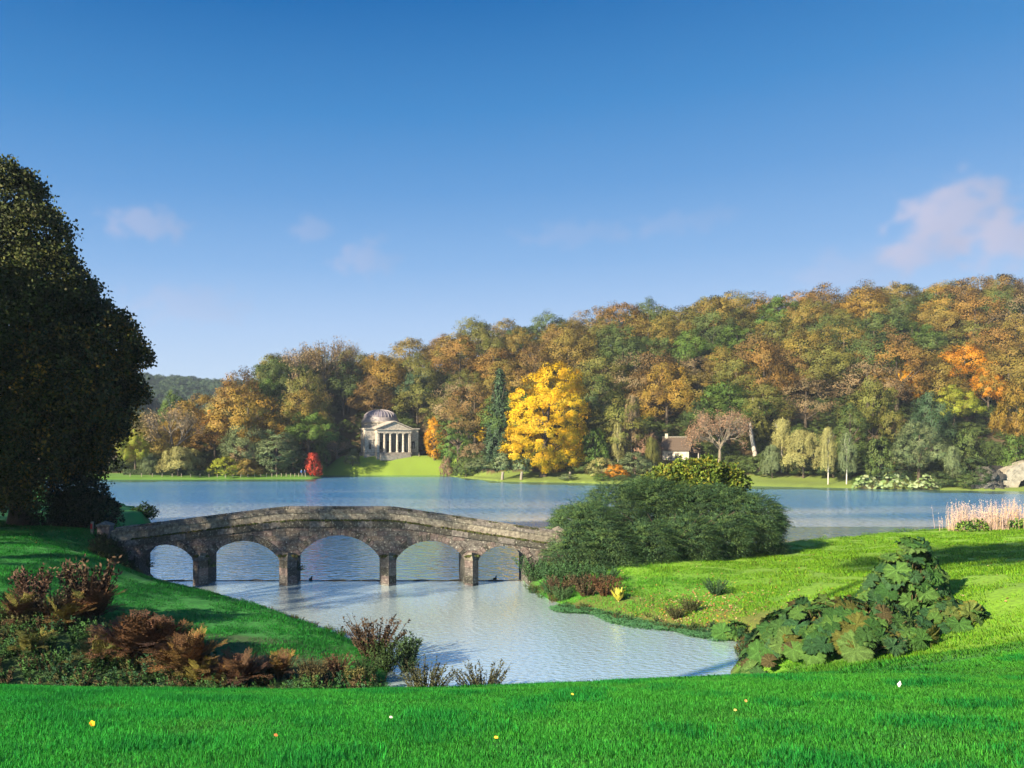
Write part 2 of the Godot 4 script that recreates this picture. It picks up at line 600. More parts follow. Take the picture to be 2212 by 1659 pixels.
func solve_survey():
	var n := survey.size()
	var m := n + 3
	var a := []
	for i in m:
		var r := PackedFloat64Array()
		r.resize(m + 1)
		a.append(r)
	for i in n:
		var p: Array = survey[i]
		for j in n:
			var dx: float = p[0] - survey[j][0]
			var dd: float = p[1] - survey[j][1]
			a[i][j] = bend(dx * dx + dd * dd)
		a[i][i] += 2.0
		a[i][n] = 1.0
		a[i][n + 1] = p[0]
		a[i][n + 2] = p[1]
		a[n][i] = 1.0
		a[n + 1][i] = p[0]
		a[n + 2][i] = p[1]
		a[i][m] = p[2]
	for i in m:
		var best := i
		for k in range(i + 1, m):
			if absf(a[k][i]) > absf(a[best][i]):
				best = k
		var swap = a[i]
		a[i] = a[best]
		a[best] = swap
		var top: PackedFloat64Array = a[i]
		for k in range(i + 1, m):
			var r: PackedFloat64Array = a[k]
			var f := r[i] / top[i]
			if f != 0.0:
				for j in range(i, m + 1):
					r[j] -= f * top[j]
				a[k] = r
	spline.resize(m)
	for i in range(m - 1, -1, -1):
		var s: float = a[i][m]
		for j in range(i + 1, m):
			s -= a[i][j] * spline[j]
		spline[i] = s / a[i][i]


func near_land(x: float, d: float) -> float:
	var n := survey.size()
	var h := spline[n] + spline[n + 1] * x + spline[n + 2] * d
	for i in n:
		var p: Array = survey[i]
		var dx: float = x - p[0]
		var dd: float = d - p[1]
		h += spline[i] * bend(dx * dx + dd * dd)
	return h


func far_land(x: float, d: float, inland: float) -> float:
	var zs := along(far_shore, x) + 9.0
	var t := clampf((d - zs) / maxf(300.0 - zs, 30.0), 0, 1)
	var h := 0.35 + minf(inland, 8.0) * 0.11 + along(ridge, x) * (t * t * (3 - 2 * t) * 0.6 + t * 0.4)
	# the mound under the temple
	var mx := smoothstep(-15.0, -5.0, x) * smoothstep(34.0, 24.0, x)
	var mound := 5.9 * mx * smoothstep(243.5, 252.5, d)
	h = maxf(h * lerpf(1.0, smoothstep(266.0, 280.0, d), mx), mound)
	# hills far beyond the lake
	h += 36.0 * exp(-pow((x + 178.0) / 52.0, 2) - pow((d - 500.0) / 90.0, 2))
	h += 62.0 * smoothstep(560.0, 900.0, d) * smoothstep(160.0, 0.0, x)
	return h


func water_distance(x: float, d: float) -> float:
	var p := Vector2(x, d)
	var best := 1e9
	var inside := false
	var n := shore.size()
	var a := shore[n - 1]
	for i in n:
		var b := shore[i]
		var ab := b - a
		var t := clampf((p - a).dot(ab) / ab.length_squared(), 0, 1)
		best = minf(best, p.distance_squared_to(a + ab * t))
		if (a.y > d) != (b.y > d) and x < (b.x - a.x) * (d - a.y) / (b.y - a.y) + a.x:
			inside = not inside
		a = b
	return -sqrt(best) if inside else sqrt(best)


func steps(list: Array) -> PackedFloat32Array:
	var out := PackedFloat32Array()
	for s in list:
		var x: float = s[0]
		while x < s[1] - 0.01:
			out.append(x)
			x += s[2]
	out.append(list[-1][1])
	return out


func sample(g: PackedFloat32Array, x: float, d: float) -> float:
	var i := clampi(gx.bsearch(x) - 1, 0, gx.size() - 2)
	var j := clampi(gd.bsearch(d) - 1, 0, gd.size() - 2)
	var u := clampf((x - gx[i]) / (gx[i + 1] - gx[i]), 0, 1)
	var w := clampf((d - gd[j]) / (gd[j + 1] - gd[j]), 0, 1)
	var k := j * gx.size() + i
	return lerpf(lerpf(g[k], g[k + 1], u), lerpf(g[k + gx.size()], g[k + gx.size() + 1], u), w)


func ground(x: float, d: float) -> float:
	return sample(gh, x, d)


func on_ground(x: float, d: float, lift := 0.0) -> Vector3:
	return Vector3(x, ground(x, d) + lift, -d)


func slope(x: float, d: float) -> Vector3:
	return Vector3(ground(x - 0.4, d) - ground(x + 0.4, d), 0.8, ground(x, d + 0.4) - ground(x, d - 0.4)).normalized()


func build_ground():
	solve_survey()
	gx = steps([[-900, -300, 60], [-300, -140, 16], [-140, -30, 3.5], [-30, 62, 0.7], [62, 200, 3.0], [200, 320, 12], [320, 1000, 68]])
	gd = steps([[-40, 4, 2.2], [4, 72, 0.7], [72, 150, 3], [150, 258, 2], [258, 340, 4], [340, 700, 20], [700, 2000, 100]])
	var nx := gx.size()
	var nd := gd.size()
	gh.resize(nx * nd)
	gs.resize(nx * nd)
	var lump := FastNoiseLite.new()
	lump.seed = 9
	lump.frequency = 0.11
	lump.fractal_octaves = 3
	for j in nd:
		for i in nx:
			var x := gx[i]
			var d := gd[j]
			var s := 60.0
			if d < 262 and x > -150 and x < 330:
				s = water_distance(x, d)
			elif d < 200 and x > 0:
				s = 20.0
			var h: float
			if s <= 0.0:
				h = -minf(1.6, -s * 0.5) - 0.12
			elif d < 118.0 and absf(x) < 120.0:
				var w := 1.4 if x < 9.0 else 2.0
				h = lerpf(-0.12, near_land(x, d), smoothstep(-0.3, w, s))
				h = maxf(h, minf(0.12, s * 0.3 - 0.12))
				if d > 14.0:
					h += lump.get_noise_2d(x * 2.2, d * 2.2) * 0.13 * smoothstep(0.5, 3.0, s) + lump.get_noise_2d(x * 0.5, d * 0.5) * 0.12 * smoothstep(1.0, 6.0, s)
				else:
					h += lump.get_noise_2d(x * 4.0, d * 4.0) * 0.015
			elif d < 118.0:
				h = 4.0
			else:
				h = far_land(x, d, s)
			gh[j * nx + i] = h
			gs[j * nx + i] = s
	var b := Build.new()
	for j in nd:
		for i in nx:
			var k := j * nx + i
			var x := gx[i]
			var d := gd[j]
			var il := maxi(i - 1, 0)
			var ir := mini(i + 1, nx - 1)
			var jl := maxi(j - 1, 0)
			var jr := mini(j + 1, nd - 1)
			var fx := (gh[j * nx + ir] - gh[j * nx + il]) / (gx[ir] - gx[il])
			var fd := (gh[jr * nx + i] - gh[jl * nx + i]) / (gd[jr] - gd[jl])
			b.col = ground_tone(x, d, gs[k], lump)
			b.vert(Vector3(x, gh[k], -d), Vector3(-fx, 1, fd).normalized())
	for j in nd - 1:
		for i in nx - 1:
			var k := j * nx + i
			b.ix.append_array(PackedInt32Array([k, k + nx, k + nx + 1, k, k + nx + 1, k + 1]))
	var o := obj("ground", b.done(), mats["turf"])
	tag(o, "grassy banks round the lake rising to the wooded hill", "", "", "structure")


# what grows or lies on the ground: near lawn, right lawn with sunlight painted in as yellow, mud, forest floor
func ground_tone(x: float, d: float, s: float, lump: FastNoiseLite) -> Color:
	var c: Color
	var v := lump.get_noise_2d(x * 0.7, d * 0.7)
	if d < 118.0:
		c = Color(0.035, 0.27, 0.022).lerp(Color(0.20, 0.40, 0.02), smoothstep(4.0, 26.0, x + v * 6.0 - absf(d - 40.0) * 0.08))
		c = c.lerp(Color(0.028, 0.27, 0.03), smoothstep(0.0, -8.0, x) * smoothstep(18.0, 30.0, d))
		if x > 9.0 and x < 26.0 and d > 34.0 and d < 47.0:
			c = c.lerp(Color(0.13, 0.10, 0.03), smoothstep(4.2, 1.5, s) * 0.75)
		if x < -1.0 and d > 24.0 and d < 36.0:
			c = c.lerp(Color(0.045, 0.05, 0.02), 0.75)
		c = c.lerp(Color(0.06, 0.055, 0.03), smoothstep(0.7, 0.1, s))
	elif x < -10.0 and d < 226.0:
		c = Color(0.10, 0.24, 0.02)
	elif x > -15.0 and x < 33.0 and d < 256.0 and d > 230.0:
		c = Color(0.20, 0.31, 0.03)
	elif d < along(far_shore, x) + 14.0:
		c = Color(0.18, 0.26, 0.04)
	else:
		c = Color(0.12, 0.085, 0.035)
	return c * (1.0 + v * 0.25)


# ---------------------------------------------------------------- water
func build_water():
	var m := StandardMaterial3D.new()
	m.resource_name = "water"
	m.albedo_color = Color.WHITE
	m.vertex_color_use_as_albedo = true
	m.metallic = 0.72
	m.roughness = 0.16
	m.metallic_specular = 0.6
	m.normal_enabled = true
	m.normal_texture = normal_tex(0.018, 4, 61, 5.0, 1024)
	m.normal_scale = 4.5
	var p: StandardMaterial3D = m.duplicate()
	p.normal_scale = 0.7
	p.roughness = 0.07
	p.metallic = 0.66
	# vertex colour paints the reflection: pale sky glare by the bridge, blue beyond, wind streaks
	var streak := FastNoiseLite.new()
	streak.seed = 8
	streak.frequency = 0.02
	streak.fractal_octaves = 3
	var b: Build
	var xs := steps([[-900, -120, 130], [-120, 200, 4], [200, 1000, 100]])
	var nx := xs.size()
	# calm by the bridge, choppier further out
	for z in [[55.4, 80.0, 1.0, 0.85], [80.0, 92.0, 1.0, 1.4], [92.0, 108.0, 2.0, 2.2], [108.0, 262.0, 3.0, 4.5], [108.0, 262.0, 3.0, 0.9]]:
		var lm: StandardMaterial3D = m.duplicate()
		lm.normal_scale = z[3]
		lm.metallic = 0.95 if z[0] < 85 or z[3] == 0.9 else 0.72
		lm.roughness = 0.07 if z[0] < 85 else 0.16
		var ds := steps([[z[0], z[1], 1.0 + z[2]]])
		b = Build.new()
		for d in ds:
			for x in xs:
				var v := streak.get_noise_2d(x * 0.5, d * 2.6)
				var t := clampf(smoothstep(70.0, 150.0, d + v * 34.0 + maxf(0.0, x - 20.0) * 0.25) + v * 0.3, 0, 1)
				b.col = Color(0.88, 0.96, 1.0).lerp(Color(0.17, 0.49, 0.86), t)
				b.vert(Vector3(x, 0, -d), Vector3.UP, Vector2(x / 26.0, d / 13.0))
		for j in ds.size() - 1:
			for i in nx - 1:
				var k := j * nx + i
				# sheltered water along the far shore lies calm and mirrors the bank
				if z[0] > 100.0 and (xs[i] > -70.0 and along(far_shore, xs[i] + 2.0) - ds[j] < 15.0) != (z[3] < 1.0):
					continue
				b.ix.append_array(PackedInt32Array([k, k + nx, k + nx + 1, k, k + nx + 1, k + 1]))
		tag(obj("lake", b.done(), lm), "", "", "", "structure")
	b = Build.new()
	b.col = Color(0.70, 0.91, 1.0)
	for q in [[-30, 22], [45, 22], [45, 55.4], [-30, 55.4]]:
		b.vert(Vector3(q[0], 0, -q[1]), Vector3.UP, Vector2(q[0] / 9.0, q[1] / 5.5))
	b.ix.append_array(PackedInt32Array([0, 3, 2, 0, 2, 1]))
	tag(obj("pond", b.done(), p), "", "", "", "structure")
	# the low stone weir between the piers, just breaking the surface
	b = Build.new()
	b.block(Vector3(-15.2, -0.4, -55.62), Vector3(11.2, 0.012, -55.3), 0.02)
	tag(obj("weir_sill", b.done(), mats["stone_dark"]), "low dark stone sill level with the water under the bridge", "weir")


# ---------------------------------------------------------------- the five-arched stone bridge
const FRONT := -54.0
const BACK := -57.0
var arches := [[-15.08, -11.4, 2.72], [-10.35, -5.56, 2.97], [-4.33, 1.32, 3.35], [2.39, 7.0, 2.98], [7.96, 11.3, 2.62]]
const SPRING := 1.76


func deck(x: float) -> float:
	if x < -5.34:
		return lerpf(5.29, 3.80, (-5.34 - x) / 11.9)
	return 5.29 if x < 2.2 else lerpf(5.29, 3.66, (x - 2.2) / 11.0)


# a stone of the bridge that follows the slope of the deck: tops measured down from the coping
func course(x0: float, x1: float, up: float, low: float, z0: float, z1: float, chamfer := 0.025) -> ArrayMesh:
	var b := Build.new()
	var q := []
	var c := chamfer
	for x in [x0 + 0.006, x1 - 0.006]:
		q.append_array([Vector3(x, deck(x) - low, z0), Vector3(x, deck(x) - low, z1), Vector3(x, deck(x) - up - c, z1), Vector3(x, deck(x) - up - c, z0)])
	b.prism(q)
	q = []
	for x in [x0 + 0.006, x1 - 0.006]:
		var i := c if x == x0 + 0.006 else -c
		q.append_array([Vector3(x, deck(x) - up - c, z0), Vector3(x, deck(x) - up - c, z1), Vector3(x + i * 0.5, deck(x) - up, z1 - c * 1.6), Vector3(x + i * 0.5, deck(x) - up, z0 + c * 1.6)])
	b.prism(q)
	return b.done()


func arc(a: Array, grow: float, n: int) -> PackedVector2Array:
	var half: float = (a[1] - a[0]) / 2.0
	var rise: float = a[2] - SPRING
	var r := (half * half + rise * rise) / (2.0 * rise)
	var mid: float = (a[0] + a[1]) / 2.0
	var open := asin(clampf(half / r, -1, 1))
	if rise > half:
		open = PI - open
	var out := PackedVector2Array()
	for i in n + 1:
		var t := lerpf(-open, open, float(i) / n)
		out.append(Vector2(mid + sin(t) * (r + grow), a[2] - r + cos(t) * (r + grow)))
	return out


func build_bridge():
	var t := thing("stone_bridge", "old grey stone bridge with five arches and lichened mossy parapet across the water", "bridge")
	var b := Build.new()
	# core: piers, barrels and spandrels as one body
	var line := PackedVector2Array([Vector2(-18.0, -1.0)])
	for a in arches:
		line.append(Vector2(a[0], -1.0))
		line.append_array(arc(a, 0.0, 22))
		line.append(Vector2(a[1], -1.0))
	line.append(Vector2(14.2, -1.0))
	for x in [14.2, 2.2, -5.34, -18.0]:
		line.append(Vector2(x, deck(x) - 1.36))
	b.slab(line, BACK, FRONT)
	obj("core", b.done(), mats["stone_dark"], t)
	var tones := ["stone_grey", "stone_mauve", "stone_brown", "stone_grey", "stone_mauve", "stone_dark"]
	# voussoirs round each arch, front face
	for a in arches:
		var n := int(round(PI * 0.55 * (a[1] - a[0]) / 0.36))
		var lower := arc(a, -0.015, n)
		var upper := arc(a, 0.40, n)
		for i in n:
			var s := 0.012
			var poly := PackedVector2Array([lower[i].lerp(lower[i + 1], s * 2), lower[i + 1].lerp(lower[i], s * 2), upper[i + 1].lerp(upper[i], s), upper[i].lerp(upper[i + 1], s)])
			b = Build.new()
			b.col = grey(rng.randf_range(0.72, 1.0))
			b.slab(poly, FRONT - 0.35, FRONT + rng.randf_range(0.05, 0.085), 0.02)
			obj("voussoir", b.done(), mats[tones[rng.randi() % 6]], t)
	# ashlar blocks between the arches and the string course, cut to the curves
	var field := PackedVector2Array([Vector2(-17.7, 0.6)])
	for a in arches:
		field.append(Vector2(a[0] - 0.33, SPRING - 0.05))
		field.append_array(arc(a, 0.415, 20))
		field.append(Vector2(a[1] + 0.33, SPRING - 0.05))
	field.append(Vector2(13.9, 0.6))
	for x in [13.9, 2.2, -5.34, -17.7]:
		field.append(Vector2(x, deck(x) - 1.37))
	var y := 0.62
	var k := 0
	while y < 3.9:
		var x := -17.8 + 0.37 * (k % 3)
		while x < 14.0:
			var w := rng.randf_range(0.55, 0.95)
			var cell := PackedVector2Array([Vector2(x + 0.008, y + 0.008), Vector2(x + w - 0.008, y + 0.008), Vector2(x + w - 0.008, y + 0.325), Vector2(x + 0.008, y + 0.325)])
			for part in Geometry2D.intersect_polygons(cell, field):
				var area := 0.0
				for i in part.size():
					area += part[i].cross(part[(i + 1) % part.size()]) * 0.5
				if absf(area) > 0.012:
					b = Build.new()
					b.col = grey(rng.randf_range(0.7, 1.0))
					b.slab(part, FRONT - 0.02, FRONT + rng.randf_range(0.018, 0.045), 0.01)
					obj("spandrel_stone", b.done(), mats[tones[rng.randi() % 5]], t)
			x += w
		y += 0.334
		k += 1
	# pointed cutwaters of coursed blocks on the four piers, with a mossy weathering on top
	for i in 4:
		var x0: float = arches[i][1]
		var x1: float = arches[i + 1][0]
		var xm := (x0 + x1) / 2.0
		for c in 5:
			var lo := -0.9 + c * 0.52
			var nose := 0.62
			for s in 2:
				b = Build.new()
				b.col = grey(rng.randf_range(0.65, 1.0))
				var xa := x0 + 0.02 if s == 0 else x1 - 0.02
				var g := 0.02 if c % 2 else 0.0
				var q := []
				for yy in [lo + 0.008, lo + 0.512]:
					q.append_array([Vector3(xa, yy, FRONT - 0.02), Vector3(xa, yy, FRONT + 0.10 + g), Vector3(xm, yy, FRONT + nose + g), Vector3(xm, yy, FRONT - 0.02)])
				b.prism(q)
				obj("pier_stone", b.done(), mats[tones[(c + s + i) % 6]], t)
		b = Build.new()
		var top := []
		for yy in [1.70, 2.16]:
			var f := 1.0 if yy < 2 else 0.12
			top.append_array([Vector3(x0 - 0.03 * f, yy, FRONT - 0.02), Vector3(x0 - 0.03 * f, yy, FRONT + 0.16 * f), Vector3(xm, yy, FRONT + 0.70 * f), Vector3(x1 + 0.03 * f, yy, FRONT - 0.02)])
		b.prism([top[0], top[1], top[2], top[3], top[4], top[5], top[6], top[7]])
		b.prism([Vector3(x1 + 0.03, 1.70, FRONT - 0.02), Vector3(x1 + 0.03, 1.70, FRONT + 0.16), Vector3(xm, 1.70, FRONT + 0.698), Vector3(xm, 1.70, FRONT - 0.02), Vector3(x1, 2.158, FRONT - 0.02), Vector3(x1, 2.158, FRONT + 0.02), Vector3(xm, 2.158, FRONT + 0.08), Vector3(xm, 2.158, FRONT - 0.02)])
		obj("pier_cap", b.done(), mats["stone_cap"], t)
		obj("moss", cushions(Vector3(x0, 1.95, FRONT + 0.12), Vector3(x1, 1.95, FRONT + 0.12), 26, 0.16, 0.10), mats["moss_cushion"], t)
	# string course, parapet slabs and two-tier coping
	var edges := func(step: float) -> Array:
		var out := [-17.0]
		while out[-1] < 13.2 - step * 0.6:
			out.append(out[-1] + step * rng.randf_range(0.85, 1.15))
		out[-1] = 13.2
		return out
	var e: Array = edges.call(1.05)
	for i in e.size() - 1:
		b = Build.new()
		obj("string_course_stone", course(e[i], e[i + 1], 0.95, 1.37, FRONT - 0.4, FRONT + rng.randf_range(0.15, 0.18), 0.05), mats[["stone_dark", "stone_grey", "stone_dark"][i % 3]], t)
	e = edges.call(1.7)
	for i in e.size() - 1:
		obj("parapet_slab", course(e[i], e[i + 1], 0.42, 0.96, FRONT - 0.35, FRONT - rng.randf_range(0.0, 0.012), 0.01), mats[["stone_pale", "stone_cap", "stone_pale"][i % 3]], t)
		obj("rear_parapet_slab", course(e[i], e[i + 1], 0.55, 1.37, BACK, BACK + 0.34, 0.01), mats["stone_pale"], t)
	e = edges.call(1.45)
	for i in e.size() - 1:
		obj("coping_stone", course(e[i], e[i + 1], 0.18, 0.425, FRONT - 0.42, FRONT + rng.randf_range(0.06, 0.075), 0.03), mats[["stone_cap", "stone_grey"][i % 2]], t)
		obj("coping_stone", course(e[i] + 0.3, minf(e[i + 1] + 0.3, 13.2), 0.0, 0.185, FRONT - 0.36, FRONT + 0.01, 0.08), mats[["stone_cap", "stone_dark", "stone_grey"][i % 3]], t)
		obj("rear_coping_stone", course(e[i], e[i + 1], 0.20, 0.555, BACK - 0.05, BACK + 0.4, 0.06), mats["stone_cap"], t)
	b = Build.new()
	var dk := []
	for x in [-17.0, 13.2]:
		pass
	var xs := [-17.0, -5.34, 2.2, 13.2]
	for i in 3:
		b.prism([Vector3(xs[i], deck(xs[i]) - 1.5, BACK + 0.3), Vector3(xs[i], deck(xs[i]) - 1.5, FRONT - 0.3), Vector3(xs[i], deck(xs[i]) - 1.0, FRONT - 0.3), Vector3(xs[i], deck(xs[i]) - 1.0, BACK + 0.3), Vector3(xs[i + 1], deck(xs[i + 1]) - 1.5, BACK + 0.3), Vector3(xs[i + 1], deck(xs[i + 1]) - 1.5, FRONT - 0.3), Vector3(xs[i + 1], deck(xs[i + 1]) - 1.0, FRONT - 0.3), Vector3(xs[i + 1], deck(xs[i + 1]) - 1.0, BACK + 0.3)])
	obj("roadway", b.done(), mats["turf"], t)
	# moss along the ledge of the string course and in patches on the coping
	for i in 15:
		var x := -16.0 + i * 1.95 + rng.randf_range(-0.5, 0.5)
		var x2 := minf(x + rng.randf_range(1.4, 2.3), 13.0)
		obj("moss", cushions(Vector3(x, deck(x) - 0.93, FRONT + 0.06), Vector3(x2, deck(x2) - 0.93, FRONT + 0.06), int((x2 - x) * 34), 0.10, 0.07), mats["moss_cushion"], t)
	for i in 7:
		var x := 3.2 + i * 1.4 + rng.randf_range(-0.4, 0.4)
		var x2 := minf(x + rng.randf_range(0.3, 0.9), 13.0)
		obj("moss", cushions(Vector3(x, deck(x) - 0.06, FRONT - 0.02), Vector3(x2, deck(x2) - 0.06, FRONT - 0.02), int((x2 - x) * 26), 0.06, 0.05), mats["moss_cushion"], t)
	# end pillars
	for s in [[-17.85, -17.0, 3.95], [13.2, 13.7, 3.6]]:
		b = Build.new()
		b.block(Vector3(s[0], 1.5, FRONT - 0.75), Vector3(s[1], s[2], FRONT + 0.18), 0.03)
		var p := obj("end_pillar", b.done(), mats["stone_mauve"], t)
		b = Build.new()
		var lo := Vector3(s[0] - 0.06, s[2] + 0.003, FRONT - 0.82)
		var hi := Vector3(s[1] + 0.06, s[2] + 0.11, FRONT + 0.25)
		b.box(lo, hi)
		var mid := Vector3((s[0] + s[1]) / 2, s[2] + 0.34, FRONT - 0.3)
		for f in [[Vector3(lo.x, hi.y, lo.z), Vector3(hi.x, hi.y, lo.z)], [Vector3(hi.x, hi.y, lo.z), hi], [hi, Vector3(lo.x, hi.y, hi.z)], [Vector3(lo.x, hi.y, hi.z), Vector3(lo.x, hi.y, lo.z)]]:
			b.tri(f[0], f[1], mid, (f[0] + f[1]) / 2.0 - mid + Vector3(0, 0.6, 0))
		obj("pillar_cap", b.done(), mats["stone_cap"], p)


# low uneven cushions of moss strung between two points
func cushions(a: Vector3, z: Vector3, n: int, size: float, depth: float) -> ArrayMesh:
	var b := Build.new()
	for i in n:
		var p := a.lerp(z, rng.randf()) + Vector3(0, rng.randf_range(-0.03, 0.02), rng.randf_range(-depth, depth))
		var r := size * rng.randf_range(0.5, 1.2)
		b.col = Color(rng.randf_range(0.6, 1.0), rng.randf_range(0.7, 1.0), 0.6)
		var prof := [Vector2(0.001, r * 0.6), Vector2(r * 0.6, r * 0.45), Vector2(r, -r * 0.3)]
		b.lathe(prof, 7, p)
	return b.done()


# ---------------------------------------------------------------- the domed temple on the far mound
func build_temple():
	var at := Vector3(9.85, 7.0, -254.0)
	var t := thing("domed_temple", "pale stone domed temple with four-column portico on the green mound across the lake", "temple", at, deg_to_rad(17))
	var st: Material = mats["temple_stone"]
	var b := Build.new()
	b.box(Vector3(-9.3, -2.5, -5.0), Vector3(9.3, -0.004, 0.3))
	b.box(Vector3(-5.8, -2.5, 0.3), Vector3(5.8, -0.004, 2.5))
	obj("podium", b.done(), mats["temple_inside"], t)
	for i in 5:
		b = Build.new()
		b.box(Vector3(-5.0, -2.5, 2.503 + 0.33 * i), Vector3(5.0, -0.2 - 0.2 * i, 2.83 + 0.33 * i))
		obj("step", b.done(), mats["temple_inside"], t)
	for s in [-1, 1]:
		var lo := -9.0 if s < 0 else 5.6
		b = Build.new()
		b.box(Vector3(lo, 0, -4.6), Vector3(lo + 3.4, 7.2, 0))
		var w := obj("wing", b.done(), st, t)
		b = Build.new()
		b.box(Vector3(lo - 0.25, 7.203, -4.9), Vector3(lo + 3.65, 7.45, 0.3))
		b.box(Vector3(lo - 0.4, 7.453, -5.05), Vector3(lo + 3.8, 7.68, 0.45))
		obj("cornice", b.done(), st, w)
		b = Build.new()
		b.box(Vector3(lo - 0.05, 0.9, -4.62), Vector3(lo + 3.45, 1.1, 0.06))
		b.box(Vector3(lo - 0.05, 6.2, -4.62), Vector3(lo + 3.45, 6.38, 0.06))
		obj("band", b.done(), st, w)
		# framed niche with its own small pediment and a figure in it
		var c := lo + 1.6
		var n := Node3D.new()
		n.name = "niche"
		t.add_child(n, true)
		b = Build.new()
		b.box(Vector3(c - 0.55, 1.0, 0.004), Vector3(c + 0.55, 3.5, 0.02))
		obj("niche_shade", b.done(), mats["dark"] if s > 0 else mats["temple_inside"], n)  # flat darker panel paints the shade inside the niche
		b = Build.new()
		for x in [c - 0.9, c + 0.6]:
			b.box(Vector3(x, 0.6, 0.004), Vector3(x + 0.3, 3.9, 0.22))
		b.box(Vector3(c - 1.05, 3.903, 0.004), Vector3(c + 1.05, 4.15, 0.3))
		b.slab(PackedVector2Array([Vector2(c - 1.1, 4.153), Vector2(c + 1.1, 4.153), Vector2(c, 4.75)]), 0.004, 0.3)
		b.box(Vector3(c - 1.0, 0.35, 0.004), Vector3(c + 1.0, 0.597, 0.3))
		obj("surround", b.done(), st, n)
		b = Build.new()
		b.lathe([Vector2(0.01, 3.0), Vector2(0.14, 2.9), Vector2(0.15, 2.7), Vector2(0.09, 2.6), Vector2(0.28, 2.4), Vector2(0.24, 1.9), Vector2(0.3, 1.1), Vector2(0.33, 1.0)], 10, Vector3(c, 0, 0.18))
		obj("statue", b.done(), mats["dark"] if s < 0 else mats["temple_inside"], n)
	# recessed wall behind the columns
	b = Build.new()
	b.box(Vector3(-5.597, 0, -4.6), Vector3(-0.9, 6.05, -2.2))
	b.box(Vector3(0.9, 0, -4.6), Vector3(5.597, 6.05, -2.2))
	b.box(Vector3(-0.897, 3.6, -4.6), Vector3(0.897, 6.05, -2.2))
	obj("portico_wall", b.done(), mats["temple_inside"], t)
	b = Build.new()
	b.box(Vector3(-0.89, 0, -4.2), Vector3(0.89, 3.59, -3.9))
	obj("door", b.done(), mats["timber"], t)
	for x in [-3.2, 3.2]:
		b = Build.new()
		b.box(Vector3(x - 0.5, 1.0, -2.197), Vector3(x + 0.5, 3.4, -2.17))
		obj("portico_niche_shade", b.done(), mats["dark"], t)  # thin black panel drawn as niche shade, the wall behind is flat
	for x in [-5.25, 5.25]:
		b = Build.new()
		b.box(Vector3(x - 0.34, 0, -2.197), Vector3(x + 0.34, 6.05, 2.2))
		obj("pier", b.done(), st, t)
	for x in [-3.14, -1.19, 1.13, 3.14]:
		b = Build.new()
		b.lathe([Vector2(0.52, 0), Vector2(0.52, 0.12), Vector2(0.46, 0.24), Vector2(0.39, 0.3), Vector2(0.39, 2.0), Vector2(0.33, 5.35), Vector2(0.36, 5.4), Vector2(0.36, 5.5), Vector2(0.55, 5.9)], 14, Vector3(x, 0, 1.9))
		var c := obj("column", b.done(), st, t)
		b = Build.new()
		b.box(Vector3(x - 0.5, 5.9, 1.4), Vector3(x + 0.5, 6.05, 2.4))
		obj("capital", b.done(), st, c)
	b = Build.new()
	b.box(Vector3(-5.75, 6.053, -2.2), Vector3(5.75, 7.0, 2.4))
	b.box(Vector3(-6.0, 7.003, -2.2), Vector3(6.0, 7.25, 2.7))
	obj("entablature", b.done(), st, t)
	b = Build.new()
	b.slab(PackedVector2Array([Vector2(-5.9, 7.253), Vector2(5.9, 7.253), Vector2(0, 9.55)]), -7.0, 2.35)
	var p := obj("pediment", b.done(), st, t)
	for s in [-1, 1]:
		b = Build.new()
		var q := []
		for zz in [-7.2, 2.8]:
			q.append_array([Vector3(s * 6.35, 7.26, zz), Vector3(0, 9.72, zz), Vector3(0, 10.0, zz), Vector3(s * 6.45, 7.5, zz)])
		b.prism(q)
		obj("raking_cornice", b.done(), st, p)
	# rotunda, stepped rings and ribbed lead dome
	var o := Vector3(0, 0, -12.0)
	b = Build.new()
	b.lathe([Vector2(6.25, -2.5), Vector2(6.25, 9.5), Vector2(6.65, 9.6), Vector2(6.7, 9.95), Vector2(6.3, 10.0)], 40, o, true)
	obj("drum", b.done(), st, t)
	b = Build.new()
	b.lathe([Vector2(6.3, 10.0), Vector2(6.3, 10.45), Vector2(6.05, 10.46), Vector2(6.05, 10.9), Vector2(5.75, 10.91), Vector2(5.75, 11.38), Vector2(5.45, 11.4)], 40, o)
	obj("stepped_ring", b.done(), mats["lead_rib"], t)
	b = Build.new()
	var prof := []
	for i in 11:
		var a := PI / 2 * i / 10.0
		prof.append(Vector2(5.45 * cos(a) + 0.001, 11.4 + 2.7 * sin(a)))
	b.lathe(prof, 40, o)
	var dome := obj("dome", b.done(), mats["lead"], t)
	for k in 28:
		b = Build.new()
		var pts := []
		var rad := []
		for i in 9:
			var a := PI / 2 * i / 9.0
			pts.append(o + Vector3(cos(k * TAU / 28) * 5.5 * cos(a), 11.4 + 2.74 * sin(a), sin(k * TAU / 28) * 5.5 * cos(a)))
			rad.append(0.11 * (1.0 - 0.4 * a / 1.57))
		b.tube(pts, rad, 5)
		obj("rib", b.done(), mats["lead_rib"], dome)


